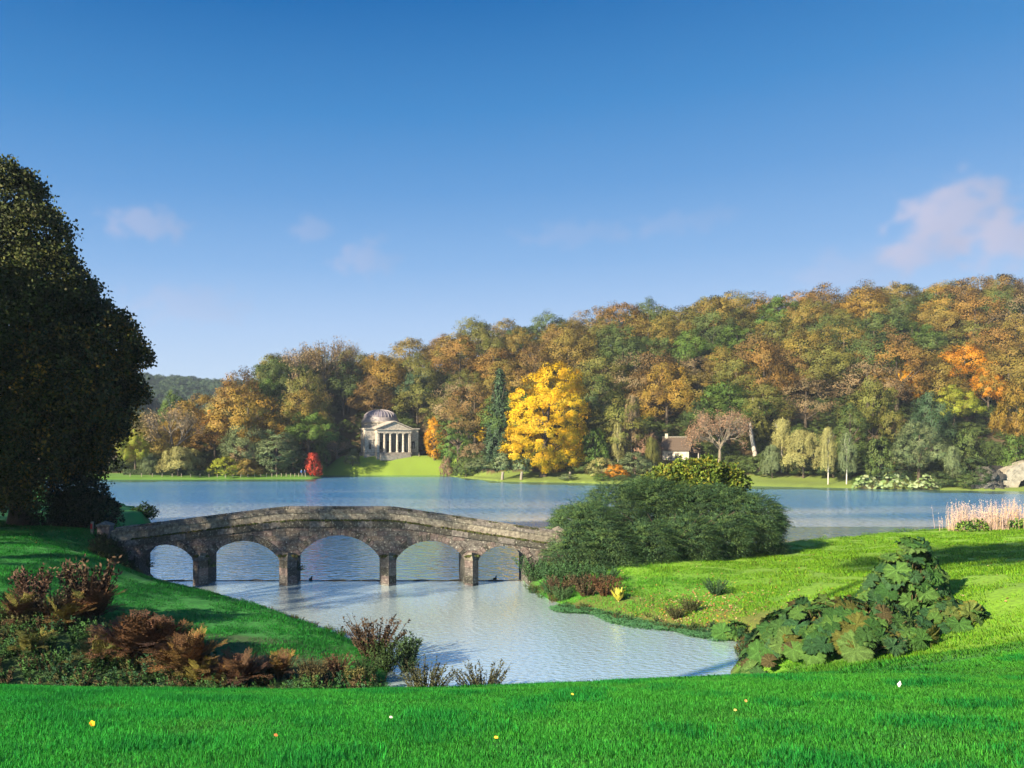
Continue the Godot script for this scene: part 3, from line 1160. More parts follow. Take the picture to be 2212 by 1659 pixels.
# ---------------------------------------------------------------- white cottage among the shrubs on the far bank
func build_cottage():
	var at := on_ground(85.2, 207.0, -0.3)
	var t := thing("white_cottage", "small white cottage with brown roof and porch half hidden by shrubs across the lake", "cottage", at, deg_to_rad(-30))
	var b := Build.new()
	b.box(Vector3(-6.5, -2, -5.0), Vector3(0, 3.4, 0))
	obj("wall", b.done(), mats["render_white"], t)
	b = Build.new()
	b.slab(PackedVector2Array([Vector2(-5.0, 3.403), Vector2(0.0, 3.403), Vector2(-2.5, 6.0)]), -0.15, 0.0)
	var g := obj("gable", b.done(), mats["timber"], t)
	g.rotation.y = PI / 2
	g.position = Vector3(-0.02, 0, -5.0)
	b = Build.new()
	for s in [0, 1]:
		var ze := 0.55 if s == 0 else -5.55
		var q := []
		for x in [-6.9, 0.5]:
			q.append_array([Vector3(x, 3.15, ze), Vector3(x, 3.5, ze), Vector3(x, 6.75, -2.5), Vector3(x, 6.4, -2.5)])
		b.prism(q)
	var r := obj("roof", b.done(), mats["thatch"], t)
	b = Build.new()
	b.tube([Vector3(-6.9, 6.75, -2.5), Vector3(0.5, 6.75, -2.5)], [0.22, 0.22], 8)
	obj("ridge", b.done(), mats["stone_cap"], r)
	b = Build.new()
	b.box(Vector3(-6.2, 5.5, -2.9), Vector3(-5.5, 7.7, -2.2))
	obj("chimney", b.done(), mats["render_white"], r)
	for x in [-4.6, -2.9]:
		b = Build.new()
		b.box(Vector3(x - 0.45, 0.9, 0.003), Vector3(x + 0.45, 2.5, 0.02))
		var w := obj("window", b.done(), mats["pane"], t)
		b = Build.new()
		for bar in [[-0.5, 0.85, -0.42, 2.55], [0.42, 0.85, 0.5, 2.55], [-0.04, 0.9, 0.04, 2.5], [-0.42, 1.66, 0.42, 1.74], [-0.5, 2.5, 0.5, 2.6], [-0.5, 0.78, 0.5, 0.88]]:
			b.box(Vector3(x + bar[0], bar[1], 0.022), Vector3(x + bar[2], bar[3], 0.07))
		obj("frame", b.done(), mats["render_white"], w)
	# porch on the gable end
	b = Build.new()
	b.box(Vector3(0.0, 2.6, -4.2), Vector3(2.4, 2.9, -0.8))
	b.slab(PackedVector2Array([Vector2(0.0, 2.903), Vector2(2.5, 2.903), Vector2(0.0, 4.4)]), -4.2, -0.8)
	var po := obj("porch", b.done(), mats["timber"], t)
	for z in [-4.0, -1.0]:
		b = Build.new()
		b.tube([Vector3(2.2, -1.5, z), Vector3(2.2, 2.6, z)], [0.16, 0.14], 7)
		obj("post", b.done(), mats["render_white"], po)
	b = Build.new()
	b.box(Vector3(0.003, 0, -3.1), Vector3(0.05, 2.1, -2.1))
	obj("door", b.done(), mats["dark"], t)


# ---------------------------------------------------------------- rocky grotto at the right end of the far shore
func boulder(r: float, squash: float) -> ArrayMesh:
	var b := Build.new()
	var f := FastNoiseLite.new()
	f.seed = rng.randi() % 1000
	f.frequency = 0.9 / r
	f.fractal_octaves = 3
	var rings := 18
	var sides := 26
	for i in rings + 1:
		for s in sides:
			var a := PI * i / rings
			var o := TAU * s / sides
			var d := Vector3(sin(a) * cos(o), cos(a) * squash, sin(a) * sin(o))
			d *= r * (1.0 + f.get_noise_3dv(d * r * 1.6) * 0.7 + f.get_noise_3dv(d * r * 6.0) * 0.3)
			b.vert(d, d.normalized())
	for i in rings:
		for s in sides:
			var k := i * sides + s
			var l := i * sides + (s + 1) % sides
			b.ix.append_array(PackedInt32Array([k, l, l + sides, k, l + sides, k + sides]))
	return b.done()


func build_grotto():
	var t := thing("rock_grotto", "pale rocky grotto with a dark arched opening at the right end of the far shore", "grotto", Vector3(136.0, 0, -164.0), deg_to_rad(-8))
	var b := Build.new()
	var line := PackedVector2Array([Vector2(-3.4, -1), Vector2(-3.5, 2.2), Vector2(-2.6, 4.2), Vector2(-1.0, 5.0), Vector2(0.8, 5.9), Vector2(3.4, 6.6), Vector2(7.0, 6.2), Vector2(12, 6.5), Vector2(12, -1), Vector2(1.9, -1), Vector2(1.9, 0.9), Vector2(1.5, 1.9), Vector2(0.7, 2.3), Vector2(-0.1, 1.9), Vector2(-0.5, 0.9), Vector2(-0.5, -1)])
	b.slab(line, -3.0, 0.0, 0.0)
	obj("face", b.done(), mats["rock"], t)
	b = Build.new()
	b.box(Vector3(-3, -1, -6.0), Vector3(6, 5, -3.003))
	obj("cave_dark", b.done(), mats["dark"], t)  # black box stands in for the unlit inside of the opening
	var spots := [[-3.2, 0.6, 1.2], [-2.4, 2.2, 1.1], [-2.0, 0.4, 1.0], [-1.6, 3.9, 1.1], [-0.7, 3.2, 0.9], [0.7, 3.3, 1.0], [0.6, 4.9, 1.2], [2.2, 3.2, 1.0], [2.5, 5.4, 1.3], [3.0, 1.2, 1.1], [3.3, 3.6, 1.2], [4.8, 5.2, 1.4], [4.8, 2.4, 1.3], [4.5, 0.2, 1.0], [7.0, 3.8, 1.6], [6.6, 1.0, 1.5]]
	for s in spots:
		var o := obj("boulder", boulder(s[2] * 0.75, 0.8), mats["rock"], t)
		o.position = Vector3(s[0], s[1], -0.75)
	var u := thing("rock_outcrop", "rock outcrop darkened for shade just left of the pale grotto", "rock", Vector3(129.5, 0, -165.5))
	for s in [[0.0, 1.2, 2.0], [1.8, 0.8, 1.7], [0.6, 3.2, 1.7], [2.3, 2.8, 1.5], [-1.2, 0.4, 1.3]]:
		var o := obj("boulder", boulder(s[2], 0.9), mats["stone_dark"], u)  # dark stone stands in for the shade on this outcrop
		o.position = Vector3(s[0], s[1], 0)


# ---------------------------------------------------------------- trees
var shapes := {}


# a crown of leafy clumps set over large rounded boughs. lobes: centre and radius, in parts of the tree's height
func crown(lobes: Array, rc: float, leaves: int, size: float, droop := 0.0, thin := 0.92) -> ArrayMesh:
	var b := Build.new()
	var mid := Vector3.ZERO
	for l in lobes:
		mid += l[0]
	mid /= lobes.size()
	for l in lobes:
		var r: float = l[1]
		var n := int(3.4 * (r / rc) * (r / rc)) + 4
		var tint_l := rng.randf_range(0.68, 1.0)
		for i in n:
			var d := ball()
			if d.y < -0.75:
				continue
			var cc: Vector3 = l[0] + d * r * rng.randf_range(0.78, 1.02)
			var buried := false
			for m in lobes:
				if m != l and cc.distance_to(m[0]) < m[1] * 0.80:
					buried = true
					break
			if buried:
				continue
			var rr := rc * rng.randf_range(0.7, 1.35)
			var tint := tint_l * rng.randf_range(0.78, 1.0)
			var warm := rng.randf_range(-0.10, 0.08)
			for k in leaves:
				if rng.randf() > thin:
					continue
				var e := ball()
				var p := cc + Vector3(e.x, e.y * 0.72, e.z) * rr * sqrt(rng.randf_range(0.15, 1.15))
				var nn := (e * 0.42 + d * 1.0 + Vector3(0, 0.15, 0) + ball() * 0.15).normalized()
				var ax := (ball() + d * 0.5 + Vector3(0, -droop, 0)).normalized()
				var w := ax.cross(nn).normalized()
				if w.length_squared() < 0.5:
					continue
				var s := size * rng.randf_range(0.65, 1.3)
				var j := tint * rng.randf_range(0.88, 1.0)
				b.col = Color(clampf(j * (1.0 + warm), 0, 1), clampf(j * (1.0 - warm * 0.3), 0, 1), clampf(j, 0, 1))
				b.leaf(p, ax * s, w * s * 0.34, nn)
	return b.done()


func dome_lobes(seed_: int, wide: float, ring: int, low: float, spread: float) -> Array:
	rng.seed = seed_
	var out := [[Vector3(0, 0.60, 0), 0.27 * wide]]
	for i in ring:
		var a := TAU * i / ring + rng.randf_range(-0.3, 0.3)
		var rr := spread * rng.randf_range(0.85, 1.15)
		out.append([Vector3(cos(a) * rr, low + rng.randf_range(-0.07, 0.09), sin(a) * rr), rng.randf_range(0.15, 0.21) * wide])
	for i in ring - 2:
		var a := TAU * i / (ring - 2) + rng.randf_range(-0.4, 0.4)
		var rr := spread * 0.68 * rng.randf_range(0.7, 1.15)
		out.append([Vector3(cos(a) * rr, low + 0.24 + rng.randf_range(-0.05, 0.06), sin(a) * rr), rng.randf_range(0.14, 0.19) * wide])
	out.append([Vector3(rng.randf_range(-0.08, 0.08), 0.83, rng.randf_range(-0.08, 0.08)), 0.16 * wide])
	return out


func fir_crown(levels: int, width: float, size: float, tip := 1.0) -> ArrayMesh:
	var b := Build.new()
	for l in levels:
		var t := float(l) / levels
		var y := 0.06 + 0.92 * t
		var reach := width * pow(1.0 - t, 0.85 * tip) * rng.randf_range(0.85, 1.1) + 0.012
		var count := int(5 + 9 * (1.0 - t))
		for k in count:
			var a := TAU * k / count + rng.randf_range(-0.4, 0.4) + l * 0.7
			var out := Vector3(cos(a), 0, sin(a))
			var rr := reach * rng.randf_range(0.75, 1.12)
			var tint := rng.randf_range(0.6, 1.0)
			var m := int(6 + 32 * rr / width)
			for i in m:
				var s := sqrt(float(i + 1) / m) * rng.randf_range(0.85, 1.05)
				var p := out * rr * s + Vector3(0, y - 0.10 * rr * s / width * 0.8 + rng.randf_range(-0.010, 0.010), 0) + ball() * 0.012
				var ax := (out + Vector3(0, -0.75, 0) + ball() * 0.8).normalized()
				var nn := (out * 0.7 + Vector3(0, 0.5, 0) + ball() * 0.4).normalized()
				var w := ax.cross(nn).normalized()
				b.col = grey(tint * rng.randf_range(0.8, 1.0))
				b.leaf(p, ax * size * rng.randf_range(0.7, 1.3), w * size * 0.3, nn)
	return b.done()


func weeping_crown(strands: int, wide: float, size: float, low: float) -> ArrayMesh:
	var b := Build.new()
	var boughs := []
	for i in 11:
		var a := i * 2.4 + rng.randf_range(-0.4, 0.4)
		var y := 0.36 + 0.6 * (i + rng.randf()) / 11.0
		var r := wide * (0.95 - 0.85 * pow(maxf(0.0, (y - 0.4) / 0.6), 1.6)) * rng.randf_range(0.35, 0.75)
		boughs.append([Vector3(cos(a) * r, y, sin(a) * r), wide * rng.randf_range(0.32, 0.52), rng.randf_range(0.7, 1.0)])
	for s in strands:
		var bo: Array = boughs[rng.randi() % boughs.size()]
		var a := rng.randf_range(0, TAU)
		var r: float = bo[1] * sqrt(rng.randf_range(0.0, 1.0))
		var len_ := rng.randf_range(0.07, 0.24)
		var out := Vector3(cos(a), 0, sin(a))
		var from: Vector3 = bo[0] + out * r + Vector3(0, -0.45 * r * r / bo[1] + rng.randf_range(-0.03, 0.02), 0)
		var tint: float = bo[2] * rng.randf_range(0.68, 1.0)
		var n := int(len_ / size * 2.6) + 3
		for i in n:
			var t := float(i) / n
			var p := from + out * 0.03 * t + Vector3(0, -len_ * t, 0) + ball() * 0.014
			if p.y < low:
				continue
			var nn := (out * 0.8 + Vector3(bo[0].x, 0.06, bo[0].z) * 2.0 + ball() * 0.4).normalized()
			var ax := (Vector3(0, -1, 0) + ball() * 0.65).normalized()
			b.col = grey(tint * rng.randf_range(0.8, 1.0))
			b.leaf(p, ax * size * rng.randf_range(0.8, 1.4), ax.cross(nn).normalized() * size * 0.3, nn)
	return b.done()


func fork(b: Build, p: Vector3, d: Vector3, len_: float, r: float, depth: int, spread: float, lift: float, tips: Array):
	var mid := p + d * len_ * 0.5 + ball() * len_ * 0.06
	var end := p + (d + ball() * 0.12).normalized() * len_
	b.tube([p, mid, end], [r, r * 0.82, r * 0.64], 3 if depth < 3 else 5)
	if depth == 0:
		tips.append([end, d])
		return
	var n := 3 if depth > 1 else 4
	for i in n:
		var e := (d + ball() * spread + Vector3(0, lift, 0)).normalized()
		fork(b, mid.lerp(end, rng.randf_range(0.3, 1.0)) if i else end, e, len_ * rng.randf_range(0.6, 0.84), r * 0.6, depth - 1, spread, lift, tips)


# a bare tree: branches, and what few leaves are left at the tips
func bare_tree(limbs: int, foot: float, depth: int, spread: float, lift: float, len_: float, leaves: int, size: float) -> Array:
	var b := Build.new()
	var tips := []
	b.tube([Vector3(0, -0.04, 0), Vector3(0.005, foot * 0.5, 0), Vector3(0, foot, 0.005), Vector3(0, foot + 0.16, 0)], [0.034, 0.025, 0.021, 0.013], 7)
	for i in limbs:
		var a := TAU * i / limbs + rng.randf_range(-0.3, 0.3)
		var d := Vector3(cos(a), rng.randf_range(0.45, 1.5), sin(a)).normalized()
		fork(b, Vector3(0, foot + rng.randf_range(-0.05, 0.15), 0), d, len_, 0.012, depth, spread, lift, tips)
	var c := Build.new()
	for t in tips:
		for k in leaves:
			var p: Vector3 = t[0] + ball() * len_ * 0.28
			var nn: Vector3 = (t[1] + ball() * 0.8).normalized()
			var ax := ball()
			c.col = grey(rng.randf_range(0.6, 1.0))
			c.leaf(p, ax * size, ax.cross(nn).normalized() * size * 0.3, nn)
	return [b.done(), c.done()]


func trunk(foot: float, top: float, r: float, limbs := 5, reach := 0.22) -> ArrayMesh:
	var b := Build.new()
	b.tube([Vector3(0, -0.06, 0), Vector3(0, 0.015, 0), Vector3(0.006, foot * 0.6, 0.003), Vector3(0, foot, 0), Vector3(0.01, top, -0.006)], [r * 1.7, r * 1.15, r, r * 0.85, r * 0.25], 8)
	for i in limbs:
		var a := TAU * i / limbs + rng.randf_range(-0.4, 0.4)
		var y := foot + rng.randf_range(0, 0.18)
		var out := Vector3(cos(a), 0, sin(a)) * reach
		b.tube([Vector3(0, y, 0), out * 0.45 + Vector3(0, y + 0.10, 0), out + Vector3(0, y + 0.24, 0)], [r * 0.55, r * 0.36, r * 0.12], 5)
	return b.done()


func make_tree_shapes():
	shapes["beech"] = []
	for i in 5:
		var l := dome_lobes(100 + i, 1.0, 7, 0.46, 0.27)
		shapes["beech"].append(crown(l, 0.078, 100, 0.0185))
	shapes["oak"] = []
	for i in 4:
		var l := dome_lobes(200 + i, 0.86, 8, 0.45, 0.33)
		shapes["oak"].append(crown(l, 0.066, 88, 0.0185, 0.1, 0.94))
	shapes["thin"] = []
	for i in 3:
		var l := dome_lobes(300 + i, 0.95, 7, 0.5, 0.28)
		shapes["thin"].append(crown(l, 0.062, 36, 0.017, -0.3, 0.85))
	shapes["sparse"] = []
	for i in 3:
		var l := dome_lobes(320 + i, 1.0, 7, 0.48, 0.28)
		shapes["sparse"].append(crown(l, 0.07, 9, 0.018, 0.0, 0.9))
	shapes["shrub"] = []
	for i in 4:
		rng.seed = 400 + i
		var l := [[Vector3(0, 0.5, 0), 0.42]]
		for k in 8:
			var a := TAU * k / 8 + rng.randf_range(-0.3, 0.3)
			l.append([Vector3(cos(a) * 0.34, rng.randf_range(0.2, 0.5), sin(a) * 0.34), rng.randf_range(0.2, 0.3)])
		for k in 4:
			l.append([Vector3(rng.randf_range(-0.2, 0.2), rng.randf_range(0.65, 0.78), rng.randf_range(-0.2, 0.2)), rng.randf_range(0.16, 0.24)])
		shapes["shrub"].append(crown(l, 0.085, 34, 0.042))
	shapes["column"] = []
	for i in 2:
		rng.seed = 500 + i
		var l := []
		for k in 10:
			var y := 0.14 + 0.085 * k
			l.append([Vector3(rng.randf_range(-0.08, 0.08), y, rng.randf_range(-0.08, 0.08)), (0.23 - 0.012 * absf(k - 3.5) * absf(k - 3.5) * 0.55) * rng.randf_range(0.9, 1.1)])
		shapes["column"].append(crown(l, 0.047, 50, 0.018))
	rng.seed = 601
	shapes["fir"] = [fir_crown(60, 0.17, 0.024), fir_crown(50, 0.25, 0.028, 0.9)]
	shapes["weeping"] = [weeping_crown(700, 0.30, 0.017, 0.03), weeping_crown(700, 0.26, 0.017, 0.10)]
	shapes["birch"] = [weeping_crown(330, 0.20, 0.016, 0.20), weeping_crown(300, 0.17, 0.016, 0.22)]
	shapes["bare"] = []
	for i in 3:
		rng.seed = 700 + i
		shapes["bare"].append(bare_tree(6, 0.22, 4, 0.55, 0.18, 0.20, 3, 0.020))
	rng.seed = 720
	shapes["spread"] = [bare_tree(9, 0.20, 4, 0.6, 0.02, 0.20, 7, 0.018)]
	rng.seed = 730
	shapes["trunk"] = [trunk(0.3, 0.8, 0.022), trunk(0.25, 0.75, 0.026, 6, 0.28)]
	shapes["pole"] = [trunk(0.5, 0.93, 0.010, 4, 0.10), trunk(0.45, 0.9, 0.011, 5, 0.12)]
	shapes["stub"] = [trunk(0.1, 0.5, 0.03, 6, 0.25)]


# one tree: foot on the ground, top at a height over the lake, as wide as given
func tree(called: String, shape: String, tone: String, x: float, d: float, top: float, wide: float, label: String, category := "tree", group := "", bark := "bark", pick := -1, sink := 0.0) -> Node3D:
	var at := on_ground(x, d, -sink)
	var h := top - at.y
	var t := thing(called, label, category, at, rng.randf_range(0, TAU), group)
	var list: Array = shapes[shape]
	var k := pick if pick >= 0 else rng.randi() % list.size()
	var natural := {"beech": 0.88, "oak": 0.96, "thin": 0.9, "sparse": 0.9, "shrub": 1.15, "column": 0.5, "fir": 0.36, "weeping": 0.62, "birch": 0.42, "bare": 0.85, "spread": 1.1}
	var nat: float = natural[shape]
	if shape == "fir":
		nat = 0.36 if k == 0 else 0.52
	var s := Vector3(wide / nat, h, wide / nat)
	if shape == "bare" or shape == "spread":
		s.y *= 1.12
		obj("branches", list[k][0], mats[bark], t).scale = s
		obj("leaves", list[k][1], mats[tone], t).scale = s
	else:
		var tk: String = {"shrub": "stub", "birch": "pole", "weeping": "pole", "fir": "pole"}.get(shape, "trunk")
		var tl: Array = shapes[tk]
		obj("trunk", tl[rng.randi() % tl.size()], mats[bark], t).scale = s
		obj("crown", list[k], mats[tone], t).scale = s
	return t


# the wooded hillside: each tree one can tell apart
func build_hill_wood():
	rng.seed = 31
	var mood := FastNoiseLite.new()
	mood.seed = 14
	mood.frequency = 0.018
	var d := 214.0
	var line := 0
	while d < 322.0:
		var x := -0.50 * d + (6.0 if line % 2 else 0.0)
		while x < 0.86 * d + 8.0:
			var px := x + rng.randf_range(-3.2, 3.2)
			var pd := d + rng.randf_range(-3.5, 3.5)
			var room := 9.5 if px < 30.0 else 22.0
			if px > 95.0:
				room = 28.0
			x += 12.6
			if pd < along(far_shore, px) + room or px / pd > 0.845 or px / pd < -0.29:
				continue
			if px > -7 and px < 25 and pd < 277 or px > -13 and px < 31 and pd < 256:
				continue
			if px > 70 and px < 92 and pd < 216:
				continue
			if px < -40 and pd > 285:
				continue
			hill_tree(px, pd, mood)
		d += 12.5
		line += 1


	# low growth under the trees
	var rows := PackedFloat32Array()
	for i in 2800:
		var x := rng.randf_range(-75, 265)
		var d2 := rng.randf_range(175, 315)
		if d2 < along(far_shore, x) + 14.0 or (x > -14 and x < 32 and d2 < 268) or (x > 74 and x < 92 and d2 < 214):
			continue
		var h := rng.randf_range(2.0, 4.5)
		row(rows, Basis(Vector3.UP, rng.randf_range(0, TAU)) * Basis.from_scale(Vector3(h * 1.5, h, h * 1.5)), on_ground(x, d2, -0.3))
	tag(copies("wood_undergrowth", shapes["shrub"][1], mats["moss"], rows), "dark undergrowth beneath the trees of the wooded hill", "undergrowth", "", "stuff")


func hill_tree(x: float, d: float, mood: FastNoiseLite):
	var u := x / d
	var v := mood.get_noise_2d(x, d * 1.4) + rng.randf_range(-0.28, 0.28)
	var high := d > 285.0
	var tone: String
	var shape := "beech"
	if u < -0.13:
		tone = ["golden", "ochre", "pale", "copper", "greygreen"][rng.randi() % 5]
	elif v < -0.32:
		tone = ["deep", "moss", "green"][rng.randi() % 3]
		shape = "oak"
	elif v < -0.12:
		tone = ["olive", "moss", "ochre"][rng.randi() % 3]
	elif v < 0.2:
		tone = ["rust", "ochre", "olive", "olive", "moss", "ochre"][rng.randi() % 6]
	else:
		tone = ["copper", "rust", "ochre", "golden", "rust", "olive"][rng.randi() % 6]
	if rng.randf() < 0.18 and tone in ["rust", "ochre", "olive"]:
		shape = "thin"
		tone = "dun" if rng.randf() < 0.5 else tone
	var h := rng.randf_range(15.0, 21.0) * (0.86 if u < -0.12 else 1.0)
	var wide := h * rng.randf_range(0.86, 1.12)
	var names := {"rust": "rust-brown beech", "copper": "copper-orange beech", "golden": "golden-brown beech", "ochre": "ochre beech", "olive": "olive-green beech", "moss": "mossy green oak", "deep": "dark green oak", "green": "fresh green oak", "pale": "pale straw-green tree", "greygreen": "grey-green tree", "dun": "thin dun-brown tree"}
	var tier := "low on the hill" if d < along(far_shore, x) + 45.0 else ("on the skyline" if high else "halfway up the hill")
	var marks := [[-0.2, "beyond the dark left tree"], [-0.1, "above the fenced lawn"], [0.0, "left of the temple"], [0.085, "behind the temple"], [0.175, "above the dark spire conifer"], [0.285, "behind the bright yellow tree"], [0.40, "left of the white cottage"], [0.50, "behind the pink bare tree"], [0.60, "behind the weeping birches"], [0.70, "behind the far laurels"], [0.79, "round the bright orange tree"], [2.0, "above the grotto"]]
	var where := ""
	for m in marks:
		if u < m[0]:
			where = m[1]
			break
	var t := tree("beech_tree" if names[tone].ends_with("beech") else ("oak_tree" if names[tone].ends_with("oak") else "woodland_tree"), shape, tone, x, d, ground(x, d) + h, wide, "%s %s %s" % [names[tone], tier, where], "tree", "trees of the wooded hillside")
	wood.append(t)


var wood: Array = []


# trees of one look and one place: told apart by where they stand in their row
func finish_labels():
	var same := {}
	for t in wood:
		same.get_or_add(t.get_meta("label"), []).append(t)
	for key in same:
		var list: Array = same[key]
		if list.size() == 1:
			continue
		list.sort_custom(func(a, b): return a.position.x / a.position.z > b.position.x / b.position.z)
		for i in list.size():
			list[i].set_meta("label", "%s, %s from left" % [key, ORDER[i]])


